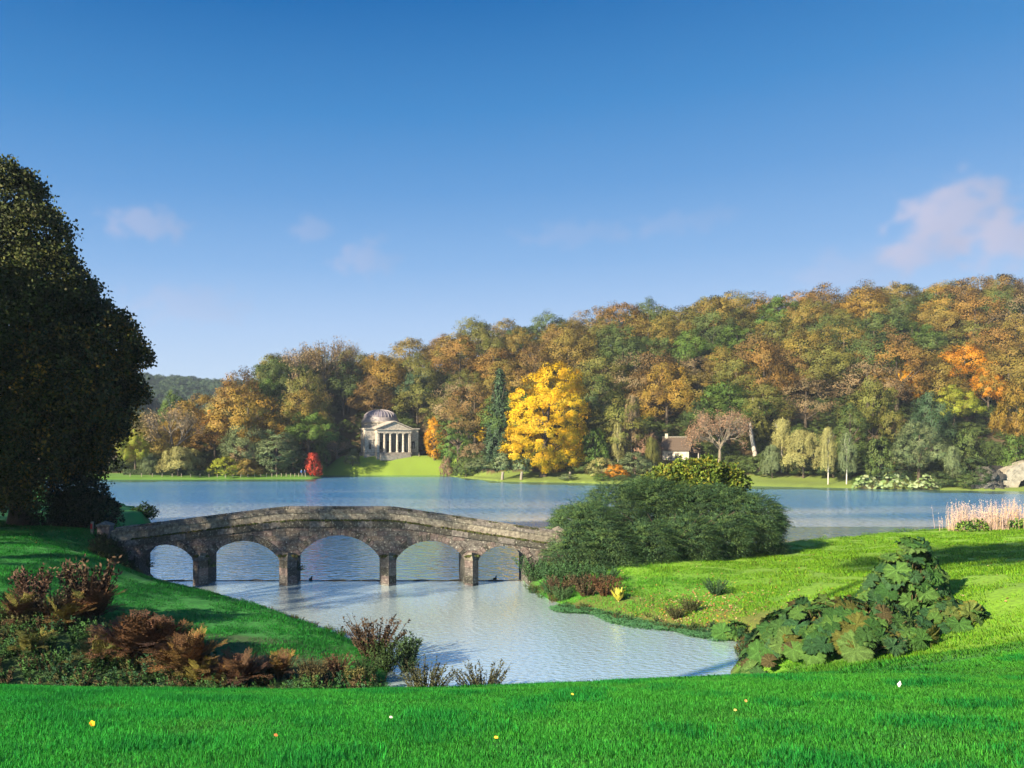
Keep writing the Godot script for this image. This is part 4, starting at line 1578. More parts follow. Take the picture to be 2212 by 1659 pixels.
var shore_rows := [
	["lakeside_tree", "oak", "lime", -63.0, 222.0, 14.4, 11.0, "yellow-green tree at the lakeside just right of the dark left tree", "tree", "bark", -1],
	["bare_willow", "bare", "dun", -54.1, 228.0, 21.7, 19.9, "large bare grey-brown willow behind the fenced lakeside lawn", "tree", "pale_twig", 0],
	["bare_willow", "bare", "dun", -60.7, 232.0, 16.9, 12.1, "smaller bare grey willow left of the large bare willow", "tree", "pale_twig", 1],
	["willow_shrub", "weeping", "pale", -50.5, 220.0, 9.8, 16.0, "broad pale yellow-green willow bush behind the hedge", "shrub", "twig", 0],
	["willow_shrub", "weeping", "greygreen", -58.5, 221.0, 7.6, 9.0, "low pale grey-green willow bush left of the broad pale one", "shrub", "twig", 1],
	["scots_pine", "oak", "green", -60.9, 262.0, 28.4, 11.9, "dark green flat-topped pine standing above the bare willow", "tree", "bark", 1],
	["beech_tree", "oak", "orange", -47.2, 250.0, 21.1, 8.7, "orange-tinted beech between the bare willow and the golden beech", "tree", "bark", 2],
	["beech_tree", "beech", "golden", -33.3, 234.0, 26.1, 23.1, "large golden-brown beech in front above the fenced lawn", "tree", "bark", 0],
	["beech_tree", "beech", "copper", -39.0, 258.0, 34.2, 18.0, "copper beech behind and above the large golden one", "tree", "bark", 1],
	["beech_tree", "beech", "olive", -17.6, 252.0, 34.1, 16.1, "olive-green ivy-clad beech left of the temple trees", "tree", "bark", 2],
	["evergreen_oak", "oak", "deep", -9.7, 288.0, 36.3, 15.9, "very dark green oak in shade left of the dome", "tree", "bark", 3],
	["low_shrub", "shrub", "lime", -37.6, 221.0, 6.3, 10.3, "yellow-green low shrub behind the fence under the golden beech", "shrub", "bark", 0],
	["low_shrub", "shrub", "ochre", -31.3, 220.0, 5.7, 7.7, "ochre-yellow low shrub right of the yellow-green one", "shrub", "bark", 1],
	["grey_shrub", "shrub", "dun", -33.1, 223.0, 10.1, 8.0, "grey-brown domed shrub by the path below the golden beech", "shrub", "twig", 2],
	["conifer_bush", "column", "greygreen", -23.8, 224.0, 14.2, 11.5, "grey-green bushy conifer on the shore left of the red maple", "tree", "bark", 0],
	["conifer_bush", "column", "deep", -19.2, 226.0, 11.1, 7.4, "dark shaded conifer touching the grey-green one on its right", "tree", "bark", 1],
	["red_maple", "shrub", "red", -13.5, 224.0, 7.4, 4.9, "scarlet red maple at the end of the fenced lawn", "tree", "bark", 3],
	["grey_shrub", "bare", "dun", -7.8, 257.0, 11.7, 12.0, "bare grey twiggy shrub left of the temple", "shrub", "pale_twig", 2],
	["laurel_bush", "shrub", "green", -12.6, 246.0, 10.9, 6.3, "dark green laurel behind the red maple", "shrub", "bark", 0],
	["laurel_bush", "shrub", "greygreen", -2.6, 248.0, 8.3, 5.2, "low green bush touching the left wall of the temple", "shrub", "bark", 1],
	["grove_tree", "bare", "dun", -20.1, 276.0, 45.1, 16.8, "twiggy brown grove tree on the skyline, left one of the three", "tree", "twig", 0],
	["grove_tree", "bare", "rust", -12.7, 280.0, 48.9, 18.7, "tallest twiggy brown grove tree on the skyline left of the dome", "tree", "twig", 1],
	["grove_tree", "bare", "dun", -6.3, 284.0, 49.8, 11.6, "nearly bare grove tree with dark limbs, right one of the three", "tree", "bark", 2],
	["yellow_tree", "column", "amber", 23.0, 250.0, 18.8, 6.1, "small golden yellow tree just right of the temple", "tree", "bark", 0],
	["bushy_tree", "column", "green", 29.4, 241.0, 21.8, 10.9, "bushy green conical tree right of the temple", "tree", "bark", 1],
	["yellow_tree", "column", "yellow", 36.4, 238.0, 17.8, 5.5, "narrow yellow tree left of the dark spire conifer", "tree", "bark", 1],
	["spire_conifer", "fir", "bluegreen", 38.9, 223.0, 31.5, 10.6, "tall dark blue-green spire conifer beside the yellow tree", "conifer", "bark", 0],
	["rhododendron", "shrub", "dun", 32.9, 231.0, 10.2, 9.4, "brownish rhododendron above the shore left of the spire conifer", "shrub", "bark", 2],
	["rhododendron", "shrub", "greygreen", 34.5, 224.0, 5.9, 11.2, "grey-green rhododendron at the water left of the pollard willows", "shrub", "bark", 3],
	["rhododendron", "shrub", "moss", 30.0, 228.0, 6.2, 7.7, "mossy green rhododendron at the right foot of the temple mound", "shrub", "bark", 0],
	["rhododendron", "shrub", "pink", 25.8, 240.0, 6.4, 4.2, "small pinkish shrub on the right flank of the mound", "shrub", "bark", 1],
	["round_tree", "shrub", "green", 60.6, 206.0, 14.7, 7.4, "bright green round tree right of the yellow tree", "tree", "bark", 2],
	["thin_birch", "birch", "dun", 70.7, 208.0, 24.3, 5.6, "slender nearly bare birch with white stem above the pink shrubs", "tree", "pale_bark", 0],
	["thin_birch", "birch", "pale", 66.1, 205.0, 16.1, 4.8, "short pale birch left of the slender white-stemmed one", "tree", "pale_bark", 1],
	["azalea", "shrub", "orange", 62.9, 197.0, 4.8, 6.0, "orange azalea at the water right of the yellow tree", "shrub", "bark", 0],
	["azalea", "shrub", "pink", 74.6, 207.0, 12.9, 7.9, "pink-leaved azalea left of the white cottage", "shrub", "bark", 1],
	["pale_shrub", "shrub", "pale", 60.2, 199.0, 6.6, 7.6, "pale straw-green shrub on the shore left of the orange azalea", "shrub", "bark", 2],
	["pale_shrub", "shrub", "greygreen", 68.8, 200.0, 7.8, 9.3, "grey-green shrub between the two azaleas", "shrub", "bark", 3],
	["pale_shrub", "shrub", "green", 59.0, 195.0, 2.5, 4.5, "low bright green bush at the waterline under the pale shrub", "shrub", "bark", 0],
	["pale_shrub", "shrub", "moss", 63.7, 194.0, 2.2, 5.0, "low mossy bush at the waterline under the orange azalea", "shrub", "bark", 1],
	["weeping_shrub", "weeping", "olive", 73.8, 202.0, 12.1, 5.9, "olive weeping shrub just left of the cottage", "shrub", "twig", 1],
	["bare_oak", "spread", "pink", 90.1, 200.0, 20.2, 17.4, "wide bare oak with pinkish last leaves right of the cottage", "tree", "pale_twig", 0],
	["birch_tree", "birch", "olive", 101.6, 206.0, 22.7, 10.8, "olive birch with a leaning white trunk right of the bare oak", "tree", "pale_bark", 1],
	["birch_tree", "birch", "pale", 101.4, 192.0, 17.1, 6.9, "tall pale birch left of the broad weeping willow", "tree", "pale_bark", 0],
	["weeping_willow", "weeping", "pale", 103.3, 186.0, 14.0, 12.8, "broad pale weeping willow hanging to the far water", "tree", "bark", 0],
	["weeping_willow", "weeping", "greygreen", 97.1, 188.0, 10.0, 7.7, "grey-green weeping bush left of the broad willow", "tree", "bark", 1],
	["silver_birch", "birch", "pale", 103.8, 177.0, 14.6, 4.3, "slim silver birch with white stem, left of the pair by the water", "tree", "pale_bark", 0],
	["silver_birch", "birch", "greygreen", 107.3, 176.0, 13.0, 5.3, "slim silver birch with white stem, right of the pair by the water", "tree", "pale_bark", 1],
	["laurel_tree", "oak", "olive", 122.1, 190.0, 26.6, 13.3, "tall olive-lit laurel tree behind the far giant leaves", "tree", "bark", 0],
	["laurel_tree", "column", "moss", 114.4, 186.0, 20.1, 7.6, "mossy green narrow laurel behind the silver birches", "tree", "bark", 1],
	["laurel_tree", "shrub", "moss", 115.9, 178.0, 12.1, 6.8, "olive-yellow lower laurel bough mass over the far giant leaves", "tree", "bark", 2],
	["holm_oak", "oak", "greygreen", 121.9, 174.0, 15.1, 11.6, "silvery grey-green holm oak on the far right shore", "tree", "bark", 3],
	["holm_oak", "oak", "bluegreen", 131.8, 184.0, 22.6, 9.8, "dark blue-green holm oak above the silvery one", "tree", "bark", 1],
	["sapling", "birch", "greygreen", 124.8, 168.0, 10.0, 4.3, "grey-green sapling with pinkish tips at the water's edge", "tree", "bark", 0],
	["orange_oak", "oak", "orange", 168.4, 222.0, 38.5, 16.1, "bright orange oak standing out on the right hillside", "tree", "bark", 0],
	["orange_oak", "oak", "orange", 167.0, 212.0, 30.5, 9.9, "second bright orange oak lower right of the big one", "tree", "bark", 1],
	["orange_oak", "oak", "amber", 150.9, 220.0, 32.3, 8.4, "small orange tree left of the big orange oak", "tree", "bark", 2],
	["yellow_ash", "oak", "lime", 153.5, 206.0, 25.3, 12.0, "lime-yellow tree below the big orange oak", "tree", "bark", 3],
	["fir_tree", "fir", "deep", 149.5, 228.0, 42.4, 12.2, "dark green fir halfway up the right hill", "conifer", "bark", 1],
	["golden_ash", "oak", "golden", 146.5, 178.0, 24.8, 9.5, "golden yellow-green tree at the right edge above the grotto", "tree", "bark", 0],
	["laurel_bush", "shrub", "green", 138.2, 168.0, 11.9, 6.8, "green laurel over the top of the grotto", "shrub", "bark", 3],
	["dark_laurel", "shrub", "deep", 128.9, 168.0, 7.1, 8.8, "dark green laurel in shade left of the grotto", "shrub", "bark", 0],
	["dark_laurel", "shrub", "moss", 134.3, 176.0, 13.1, 8.2, "brown-green laurel above the dark one", "shrub", "bark", 1],
	["dark_laurel", "shrub", "deep", 109.1, 184.0, 6.8, 9.6, "dark undergrowth bush behind the silver birches", "shrub", "bark", 2],
	["dark_laurel", "shrub", "bluegreen", 118.0, 178.0, 5.4, 9.3, "blue-green bush behind the far giant leaves", "shrub", "bark", 3],
	["beech_tree", "beech", "rust", 87.8, 236.0, 38.6, 17.8, "rust beech directly above the white cottage", "tree", "bark", 3],
	["beech_tree", "beech", "golden", 86.0, 224.0, 33.2, 15.6, "golden-orange layered beech just above the cottage roof", "tree", "bark", 4],
	["beech_tree", "beech", "copper", 112.5, 222.0, 38.2, 15.5, "copper-orange beech above the leaning white trunk", "tree", "bark", 0],
	["oak_tree", "oak", "deep", 63.9, 222.0, 24.0, 11.6, "dark green oak in shade right of the yellow tree", "tree", "bark", 1],
	["oak_tree", "oak", "deep", 91.9, 215.0, 23.2, 10.0, "dark green oak in shade behind the cottage porch", "tree", "bark", 2],
	["beech_tree", "beech", "golden", 7.9, 284.0, 41.7, 19.8, "golden-orange beech rising behind the left of the dome", "tree", "bark", 1],
	["oak_tree", "oak", "bluegreen", 18.5, 282.0, 35.7, 18.0, "dark blue-green oak right behind the dome", "tree", "bark", 0],
	["beech_tree", "beech", "olive", 35.0, 262.0, 34.6, 14.0, "olive beech left of the dark spire conifer", "tree", "bark", 2],
	["shore_laurel", "shrub", "deep", 122.1, 168.0, 3.8, 5.9, "dark low laurel at the waterline right of the far giant leaves", "shrub", "bark", 0],
	["shore_laurel", "shrub", "moss", 125.9, 166.0, 3.5, 6.2, "mossy low laurel at the waterline left of the grotto rocks", "shrub", "bark", 2],
	["shore_laurel", "shrub", "deep", 128.9, 165.5, 4.5, 4.4, "dark low laurel touching the grotto's outcrop", "shrub", "bark", 3],
	["shore_laurel", "shrub", "green", 109.8, 174.0, 2.9, 4.5, "bright green low bush left of the far giant leaves", "shrub", "bark", 1],
	["shore_laurel", "shrub", "moss", 96.0, 192.0, 6.7, 6.7, "mossy bush at the foot of the leaning white trunk", "shrub", "bark", 0],
	["shore_laurel", "shrub", "greygreen", 51.7, 200.0, 2.3, 4.7, "low grey-green sedge bush behind the stump", "shrub", "bark", 2],
]


func build_shore_trees():
	rng.seed = 77
	for r in shore_rows:
		tree(r[0], r[1], r[2], r[3], r[4], r[5], r[6], r[7], r[8], "", r[9], r[10])
	# the bright yellow tree by the water
	rng.seed = 78
	var at := on_ground(47.5, 207.5)
	var t := thing("yellow_tulip_tree", "tall brilliant yellow tree standing at the far water's edge", "tree", at)
	var lobes := []
	for l in [[1213, 826, 36], [1190, 858, 42], [1142, 866, 33], [1226, 880, 36], [1152, 908, 48], [1212, 930, 46], [1124, 958, 36], [1168, 972, 48], [1224, 985, 38], [1112, 984, 26], [1142, 994, 26], [1190, 1000, 28], [1236, 955, 26], [1232, 840, 22], [1165, 835, 28], [1196, 828, 36], [1176, 930, 58], [1192, 880, 48], [1166, 978, 50], [1205, 970, 46], [1140, 925, 40]]:
		lobes.append([Vector3((l[0] - 1175) * 0.1186, (1035 - l[1]) * 0.1186, rng.randf_range(-2.5, 2.5)), l[2] * 0.1186 * 1.1])
	obj("crown", crown(lobes, 1.2, 140, 0.32, 0.2, 0.96), mats["yellow"], t)
	var b := Build.new()
	b.tube([Vector3(0, -0.8, 0), Vector3(0, 0.3, 0), Vector3(0.2, 4, 0), Vector3(0.6, 12, 0), Vector3(2.5, 24, 0)], [1.5, 1.1, 0.85, 0.4, 0.1], 10)
	for i in 9:
		var a := TAU * i / 9.0
		var y := 5.0 + i * 1.4
		b.tube([Vector3(0.4, y, 0), Vector3(cos(a) * 3, y + 2.2, sin(a) * 3), Vector3(cos(a) * 5, y + 3.5, sin(a) * 5)], [0.22, 0.14, 0.05], 6)
	obj("trunk", b.done(), mats["bark"], t)


# ---------------------------------------------------------------- masses of fine foliage: sprays of leaves set over rounded boughs
func spray(n: int, reach: float, size: float, slim := 0.36) -> ArrayMesh:
	var b := Build.new()
	for i in n:
		var p := ball() * reach * sqrt(rng.randf())
		p.y *= 0.6
		var nn := (Vector3(0, 0.9, 0) + ball() * 0.8).normalized()
		var ax := (p.normalized() + ball() * 0.7).normalized()
		b.col = grey(rng.randf_range(0.65, 1.0))
		var s := size * rng.randf_range(0.7, 1.25)
		b.leaf(p, ax * s, ax.cross(nn).normalized() * s * slim, nn)
	return b.done()


func twig_spray(n: int, len_: float, size: float) -> ArrayMesh:
	var b := Build.new()
	for k in 3:
		var side := (k - 1) * 0.7 + rng.randf_range(-0.2, 0.2)
		for i in n:
			var t := float(i) / n
			var p := Vector3(side * t * len_ * 0.6, len_ * (t - 0.45 * t * t), len_ * 0.8 * t * t)
			var ax := (Vector3(side * 0.6, 0.9 - t * 0.9, 0.3 + t * 0.8) + ball() * 0.75).normalized()
			b.col = grey(rng.randf_range(0.6, 1.0))
			var nn := (Vector3(side * 0.3, 0.6, 0.7) + ball() * 0.7).normalized()
			b.leaf(p, ax * size * rng.randf_range(0.8, 1.3), ax.cross(nn).normalized() * size * 0.2, nn)
	return b.done()


# tones: a list of colours for a spray; pick chooses by height in the mass
func mass(called: String, parent: Node3D, lobes: Array, per: float, sprays: ArrayMesh, tones: Array, scale_ := 1.0, inner := 0.55, mat := "tinted", upright := false):
	var rows := PackedFloat32Array()
	for l in lobes:
		var r: float = l[1]
		var n := int(per * r * r)
		var lt := rng.randf_range(0.8, 1.0)
		for i in n:
			var d := ball()
			if d.y < -0.8:
				continue
			var p: Vector3 = l[0] + Vector3(d.x, d.y * 0.9, d.z) * r * lerpf(inner, 1.0, pow(rng.randf(), 0.5)) * (1.0 if rng.randf() < 0.8 else rng.randf_range(1.0, 1.3))
			var dir := (d + Vector3(0, 0.25, 0) + ball() * 0.45).normalized()
			var bs: Basis
			if upright:
				# the spray's tip arches outwards
				var out := Vector3(d.x, 0, d.z).normalized()
				if out.length_squared() < 0.5:
					out = Vector3(0, 0, 1)
				var up := (Vector3.UP + d * 0.9 + ball() * 0.35).normalized()
				var x := up.cross(out).normalized()
				bs = Basis(x, up, x.cross(up))
			else:
				bs = frame(dir, rng.randf_range(0, TAU))
			row(rows, bs * Basis.from_scale(Vector3.ONE * scale_ * rng.randf_range(0.7, 1.3)), p)
			var c: Color = tones[rng.randi() % tones.size()]
			var k := lt * rng.randf_range(0.6, 1.2)
			rows.append_array(PackedFloat32Array([c.r * k, c.g * k, c.b * k, 1.0]))
	copies(called, sprays, mats[mat], rows, true, parent)


func build_left_trees():
	rng.seed = 90
	# the great dark tree at the left edge
	var base := on_ground(-25.3, 59.0)
	var t := thing("dark_maple_tree", "huge dark tree in shade filling the left edge with a few rusty leaves", "tree", base)
	var b := Build.new()
	b.tube([Vector3(0, -0.5, 0), Vector3(0, 1, 0), Vector3(0.2, 8, 0), Vector3(0, 16, 0), Vector3(0, 25, 0)], [1.1, 0.75, 0.6, 0.4, 0.1], 10)
	for i in 11:
		var a := TAU * i * 0.38
		var y := 3.5 + i * 1.7
		b.tube([Vector3(0, y, 0), Vector3(cos(a) * 3, y + 1.2, sin(a) * 3), Vector3(cos(a) * 4.5, y + 1.5, sin(a) * 4.5)], [0.3, 0.18, 0.05], 6)
	obj("trunk", b.done(), mats["bark"], t)
	var spots := [[-15, 372, 52, 0.0], [5, 425, 85, 0.0], [60, 520, 95, 1.0], [-70, 560, 150, 0.0], [110, 625, 95, 2.5], [115, 655, 90, -2.5], [30, 700, 150, 3.0], [30, 720, 150, -3.5], [215, 755, 95, 0.5], [150, 820, 125, 3.5], [140, 830, 120, -3.5], [195, 900, 85, 0.0], [60, 930, 145, 3.0], [60, 950, 140, -3.5], [-110, 850, 200, 0.0], [150, 985, 75, -1.5], [-40, 1040, 95, 0.0], [45, 1050, 72, 3.5], [-20, 1062, 60, 4.5], [195, 690, 55, 0.0], [95, 1055, 55, -3.0], [255, 750, 55, 1.0], [250, 830, 45, -1.0], [128, 560, 30, 0.5], [165, 612, 32, -0.5], [246, 690, 30, 0.0], [300, 768, 26, 0.5], [288, 852, 26, -0.5], [240, 930, 28, 0.4], [92, 462, 28, 0.3], [62, 408, 24, -0.3], [200, 968, 34, 0.6]]
	var low := []
	var high := []
	for s in spots:
		var l := [Vector3((s[0] - 780) * 0.0337 + 25.3, 9.5 - (s[1] - 960) * 0.0337 - base.y, s[3]), s[2] * 0.0337]
		if s[1] > 730:
			low.append(l)
		else:
			high.append(l)
	var sp := spray(12, 0.42, 0.21, 0.42)
	var greens := [Color(0.044, 0.065, 0.011), Color(0.056, 0.078, 0.011), Color(0.037, 0.058, 0.014), Color(0.062, 0.072, 0.011)]
	mass("crown", t, high, 80.0, sp, greens, 1.0, 0.5)
	mass("crown", t, low, 80.0, sp, greens + [Color(0.04, 0.05, 0.01), Color(0.045, 0.055, 0.01), Color(0.26, 0.15, 0.015), Color(0.16, 0.12, 0.012), Color(0.07, 0.07, 0.01)], 1.0, 0.5)
	# dark evergreen shrubs under it
	var ev := [["dark evergreen shrub under the great tree just left of the bridge end", -19.7, 60.0, [[0, 1.3, 0, 1.45], [-1.6, 1.2, 0.4, 1.5], [-0.5, 2.7, 0.2, 1.2]]],
		["wide blackish shrub in deepest shade under the great tree", -21.2, 59.0, [[0, 1.3, 0, 1.8], [-1.6, 1.1, 0.3, 1.5], [1.5, 1.3, 0.2, 1.5], [0.1, 2.6, 0, 1.4]]]]
	var sp2 := spray(12, 0.36, 0.2, 0.3)
	for e in ev:
		var u := thing("evergreen_shrub", e[0], "shrub", on_ground(e[1], e[2]))
		var ls := []
		for l in e[3]:
			ls.append([Vector3(l[0], l[1], l[2]), l[3]])
		mass("foliage", u, ls, 110.0, sp2, [Color(0.02, 0.045, 0.018), Color(0.028, 0.05, 0.02), Color(0.03, 0.06, 0.016)])
	# round bush on the grassy point behind the bridge
	var u := thing("clipped_bush", "round dark green bush on the grassy point behind the bridge's left end", "shrub", on_ground(-23.6, 87.0))
	mass("foliage", u, [[Vector3(0, 0.2, 0), 0.8], [Vector3(0.8, 0.1, 0.2), 0.6], [Vector3(-0.9, 0.1, 0), 0.6]], 160.0, sp2, [Color(0.03, 0.09, 0.02), Color(0.045, 0.11, 0.02)])
	# tall trees on the rise to the left, out of the picture, that shade the bridge and the near bank
	var i := 0
	for r in [[-36.0, 35.0, 27.0, 16.0], [-41.0, 26.0, 28.0, 15.0], [-40.0, 44.0, 25.0, 18.0], [-50.0, 36.0, 27.0, 18.0], [-52.0, 52.0, 30.0, 20.0], [-68.0, 44.0, 31.0, 20.0], [-60.0, 66.0, 30.0, 18.0]]:
		tree("bank_tree", "beech" if i > 1 else "thin", ["moss", "olive", "green"][i % 3], r[0], r[1], ground(r[0], r[1]) + r[2], r[3], "tall leafy tree out of frame on the left bank, %s from the lake" % ORDER[i], "tree", "trees out of frame on the left bank", "bark", i % 3)
		i += 1
	# tall pines out of frame whose high crowns throw the long bands of shade on the right lawn
	i = 0
	for r in [[-15.0, 12.0, 28.0], [-17.5, 8.5, 30.0]]:
		var g := on_ground(r[0], r[1])
		t = thing("tall_pine", "tall bare-stemmed pine out of frame on the rise, %s from the pond" % ORDER[i], "tree", g, 0.0, "pines out of frame on the rise")
		b = Build.new()
		b.tube([Vector3(0, -0.5, 0), Vector3(0, r[2] * 0.5, 0), Vector3(0.3, r[2] * 0.93, 0)], [0.34, 0.24, 0.1], 8)
		obj("trunk", b.done(), mats["bark"], t)
		var cr := obj("crown", shapes["beech"][i % 5], mats["deep"], t)
		cr.scale = Vector3(11.0, 9.5, 11.0)
		cr.position.y = r[2] - 9.5
		i += 1


func build_shrubs():
	rng.seed = 95
	# the broad feathery bush at the bridge's right end
	var base := on_ground(22.0, 57.5)
	var t := thing("feathery_bush", "broad feathery dark green bush beside the right end of the bridge", "shrub", base)
	var lobes := []
	for s in [[1268, 1150, 70, -2.0], [1330, 1112, 70, 2.2], [1412, 1102, 72, 2.6], [1490, 1112, 68, 2.4], [1568, 1112, 62, 2.2], [1625, 1122, 58, 1.4], [1238, 1190, 50, -3.6], [1308, 1186, 62, -3.6], [1396, 1184, 62, -3.0], [1488, 1172, 60, -1.8], [1566, 1158, 52, -0.8], [1632, 1162, 42, 0.4], [1208, 1206, 34, -3.8], [1662, 1182, 22, 0.4], [1682, 1190, 13, 0.6], [1280, 1218, 32, -4.8], [1350, 1222, 30, -4.6], [1440, 1212, 30, -2.8], [1530, 1198, 26, -2.2], [1232, 1130, 34, -2.0], [1655, 1135, 34, 1.6], [1360, 1190, 62, -0.5], [1470, 1185, 60, 0.0], [1560, 1180, 48, 0.4], [1380, 1062, 30, 2.6], [1545, 1078, 32, 2.4]]:
		var f: float = (57.5 + s[3]) / 1720.0
		lobes.append([Vector3((s[0] - 780) * f - 22.0, 9.5 - (s[1] - 960) * f - base.y, -s[3]), s[2] * f])
	var tw := twig_spray(13, 0.8, 0.125)
	mass("foliage", t, lobes, 380.0, tw, [Color(0.042, 0.105, 0.042), Color(0.061, 0.135, 0.045), Color(0.106, 0.190, 0.055), Color(0.034, 0.090, 0.045)], 0.62, 0.6, "tinted", true)
	var b := Build.new()
	for i in 16:
		var a := TAU * i / 16.0
		b.tube([Vector3(0, -0.3, 0), Vector3(cos(a) * 2.4, 1.6, sin(a) * 1.2), Vector3(cos(a) * 5.0, 3.0, sin(a) * 1.8)], [0.14, 0.08, 0.02], 5)
	obj("stems", b.done(), mats["bark"], t)
	# the yellow-green leafy shrub showing over it
	var b2 := on_ground(28.0, 63.2)
	t = thing("laurel_shrub", "sunlit yellow-green leafy shrub rising behind the feathery bush", "shrub", b2)
	lobes = []
	for s in [[1400, 1046, 26], [1440, 1030, 30], [1482, 1020, 30], [1532, 1018, 32], [1578, 1030, 30], [1604, 1044, 20], [1500, 1060, 45], [1440, 1075, 40], [1570, 1070, 40]]:
		lobes.append([Vector3((s[0] - 780) * 0.0368 - 28.0, 9.5 - (s[1] - 960) * 0.0368 - b2.y, rng.randf_range(-0.8, 0.8)), s[2] * 0.0368])
	mass("foliage", t, lobes, 150.0, spray(11, 0.36, 0.22, 0.36), [Color(0.10, 0.17, 0.022), Color(0.15, 0.21, 0.022), Color(0.08, 0.14, 0.022), Color(0.20, 0.20, 0.022)], 1.0, 0.6)
	b = Build.new()
	for i in 9:
		var x := -4.6 - rng.randf_range(0.0, 1.2)
		var y := 4.6 + rng.randf_range(-0.5, 0.6)
		b.tube([Vector3(-2.6, 3.2, 0.3), Vector3(x * 0.8, y + 0.5, 0.4), Vector3(x - 0.5, y + 0.1, 0.6), Vector3(x - 1.0 - rng.randf() * 0.5, y - 1.2, 0.7)], [0.05, 0.04, 0.03, 0.015], 4)
	obj("bare_twigs", b.done(), mats["pale_twig"], t)
	# pinkish seeding willowherb on the right bank, with green plants at its foot
	var spots := [[50.2, 66.4], [52.2, 66.0], [54.4, 66.6], [56.6, 66.2], [58.6, 66.8], [61.0, 66.4]]
	var names := ["leftmost pinkish seeding willowherb clump by the lake on the right lawn", "second pinkish willowherb clump from the left by the lake", "third pinkish willowherb clump, with yellow leaves among it", "fourth willowherb clump, with orange leaves near the right edge", "willowherb clump at the right edge of the picture", "willowherb clump just past the right edge"]
	for i in spots.size():
		var g := on_ground(spots[i][0], spots[i][1])
		var w := thing("willowherb_clump", names[i], "plant", g, 0.0, "willowherb along the lake edge")
		b = Build.new()
		for k in 230:
			var p := Vector3(rng.randfn(0, 0.62), 0, rng.randfn(0, 0.5))
			var h := rng.randf_range(1.0, 2.7) * (1.0 - 0.3 * absf(p.x) / 1.3)
			var lean := Vector3(rng.randf_range(-0.18, 0.18), 1, rng.randf_range(-0.1, 0.1)) * h
			b.col = Color(0.36, 0.255, 0.245).lerp(Color(0.30, 0.23, 0.12), rng.randf())
			b.blade(p, lean, Vector3(0.012, 0, 0.006), Vector3(-0.3, 0.4, 0.85).normalized())
			for q in 8:
				var s := rng.randf_range(0.45, 1.0)
				b.col = Color(0.36, 0.27, 0.27) if rng.randf() < 0.8 else (Color(0.75, 0.42, 0.06) if i > 1 and rng.randf() < 0.6 else Color(0.6, 0.5, 0.3))
				var ax := (Vector3(rng.randf_range(-1, 1), 1.2, rng.randf_range(-1, 1))).normalized()
				b.leaf(p + lean * s, ax * 0.11, ax.cross(Vector3(0, 0.3, 1)).normalized() * 0.014, (Vector3(-0.3, 0.4, 0.8) + ball() * 0.4).normalized())
		tag(obj("stems", b.done(), mats["tinted_dry"], w), "", "", "", "stuff")
		if i != 1:
			mass("foot_leaves", w, [[Vector3(-0.5, 0.25, 0.9), 0.55], [Vector3(0.5, 0.3, 0.9), 0.6]], 170.0, spray(10, 0.26, 0.2, 0.3), [Color(0.10, 0.22, 0.03), Color(0.2, 0.3, 0.04), Color(0.07, 0.17, 0.04)])


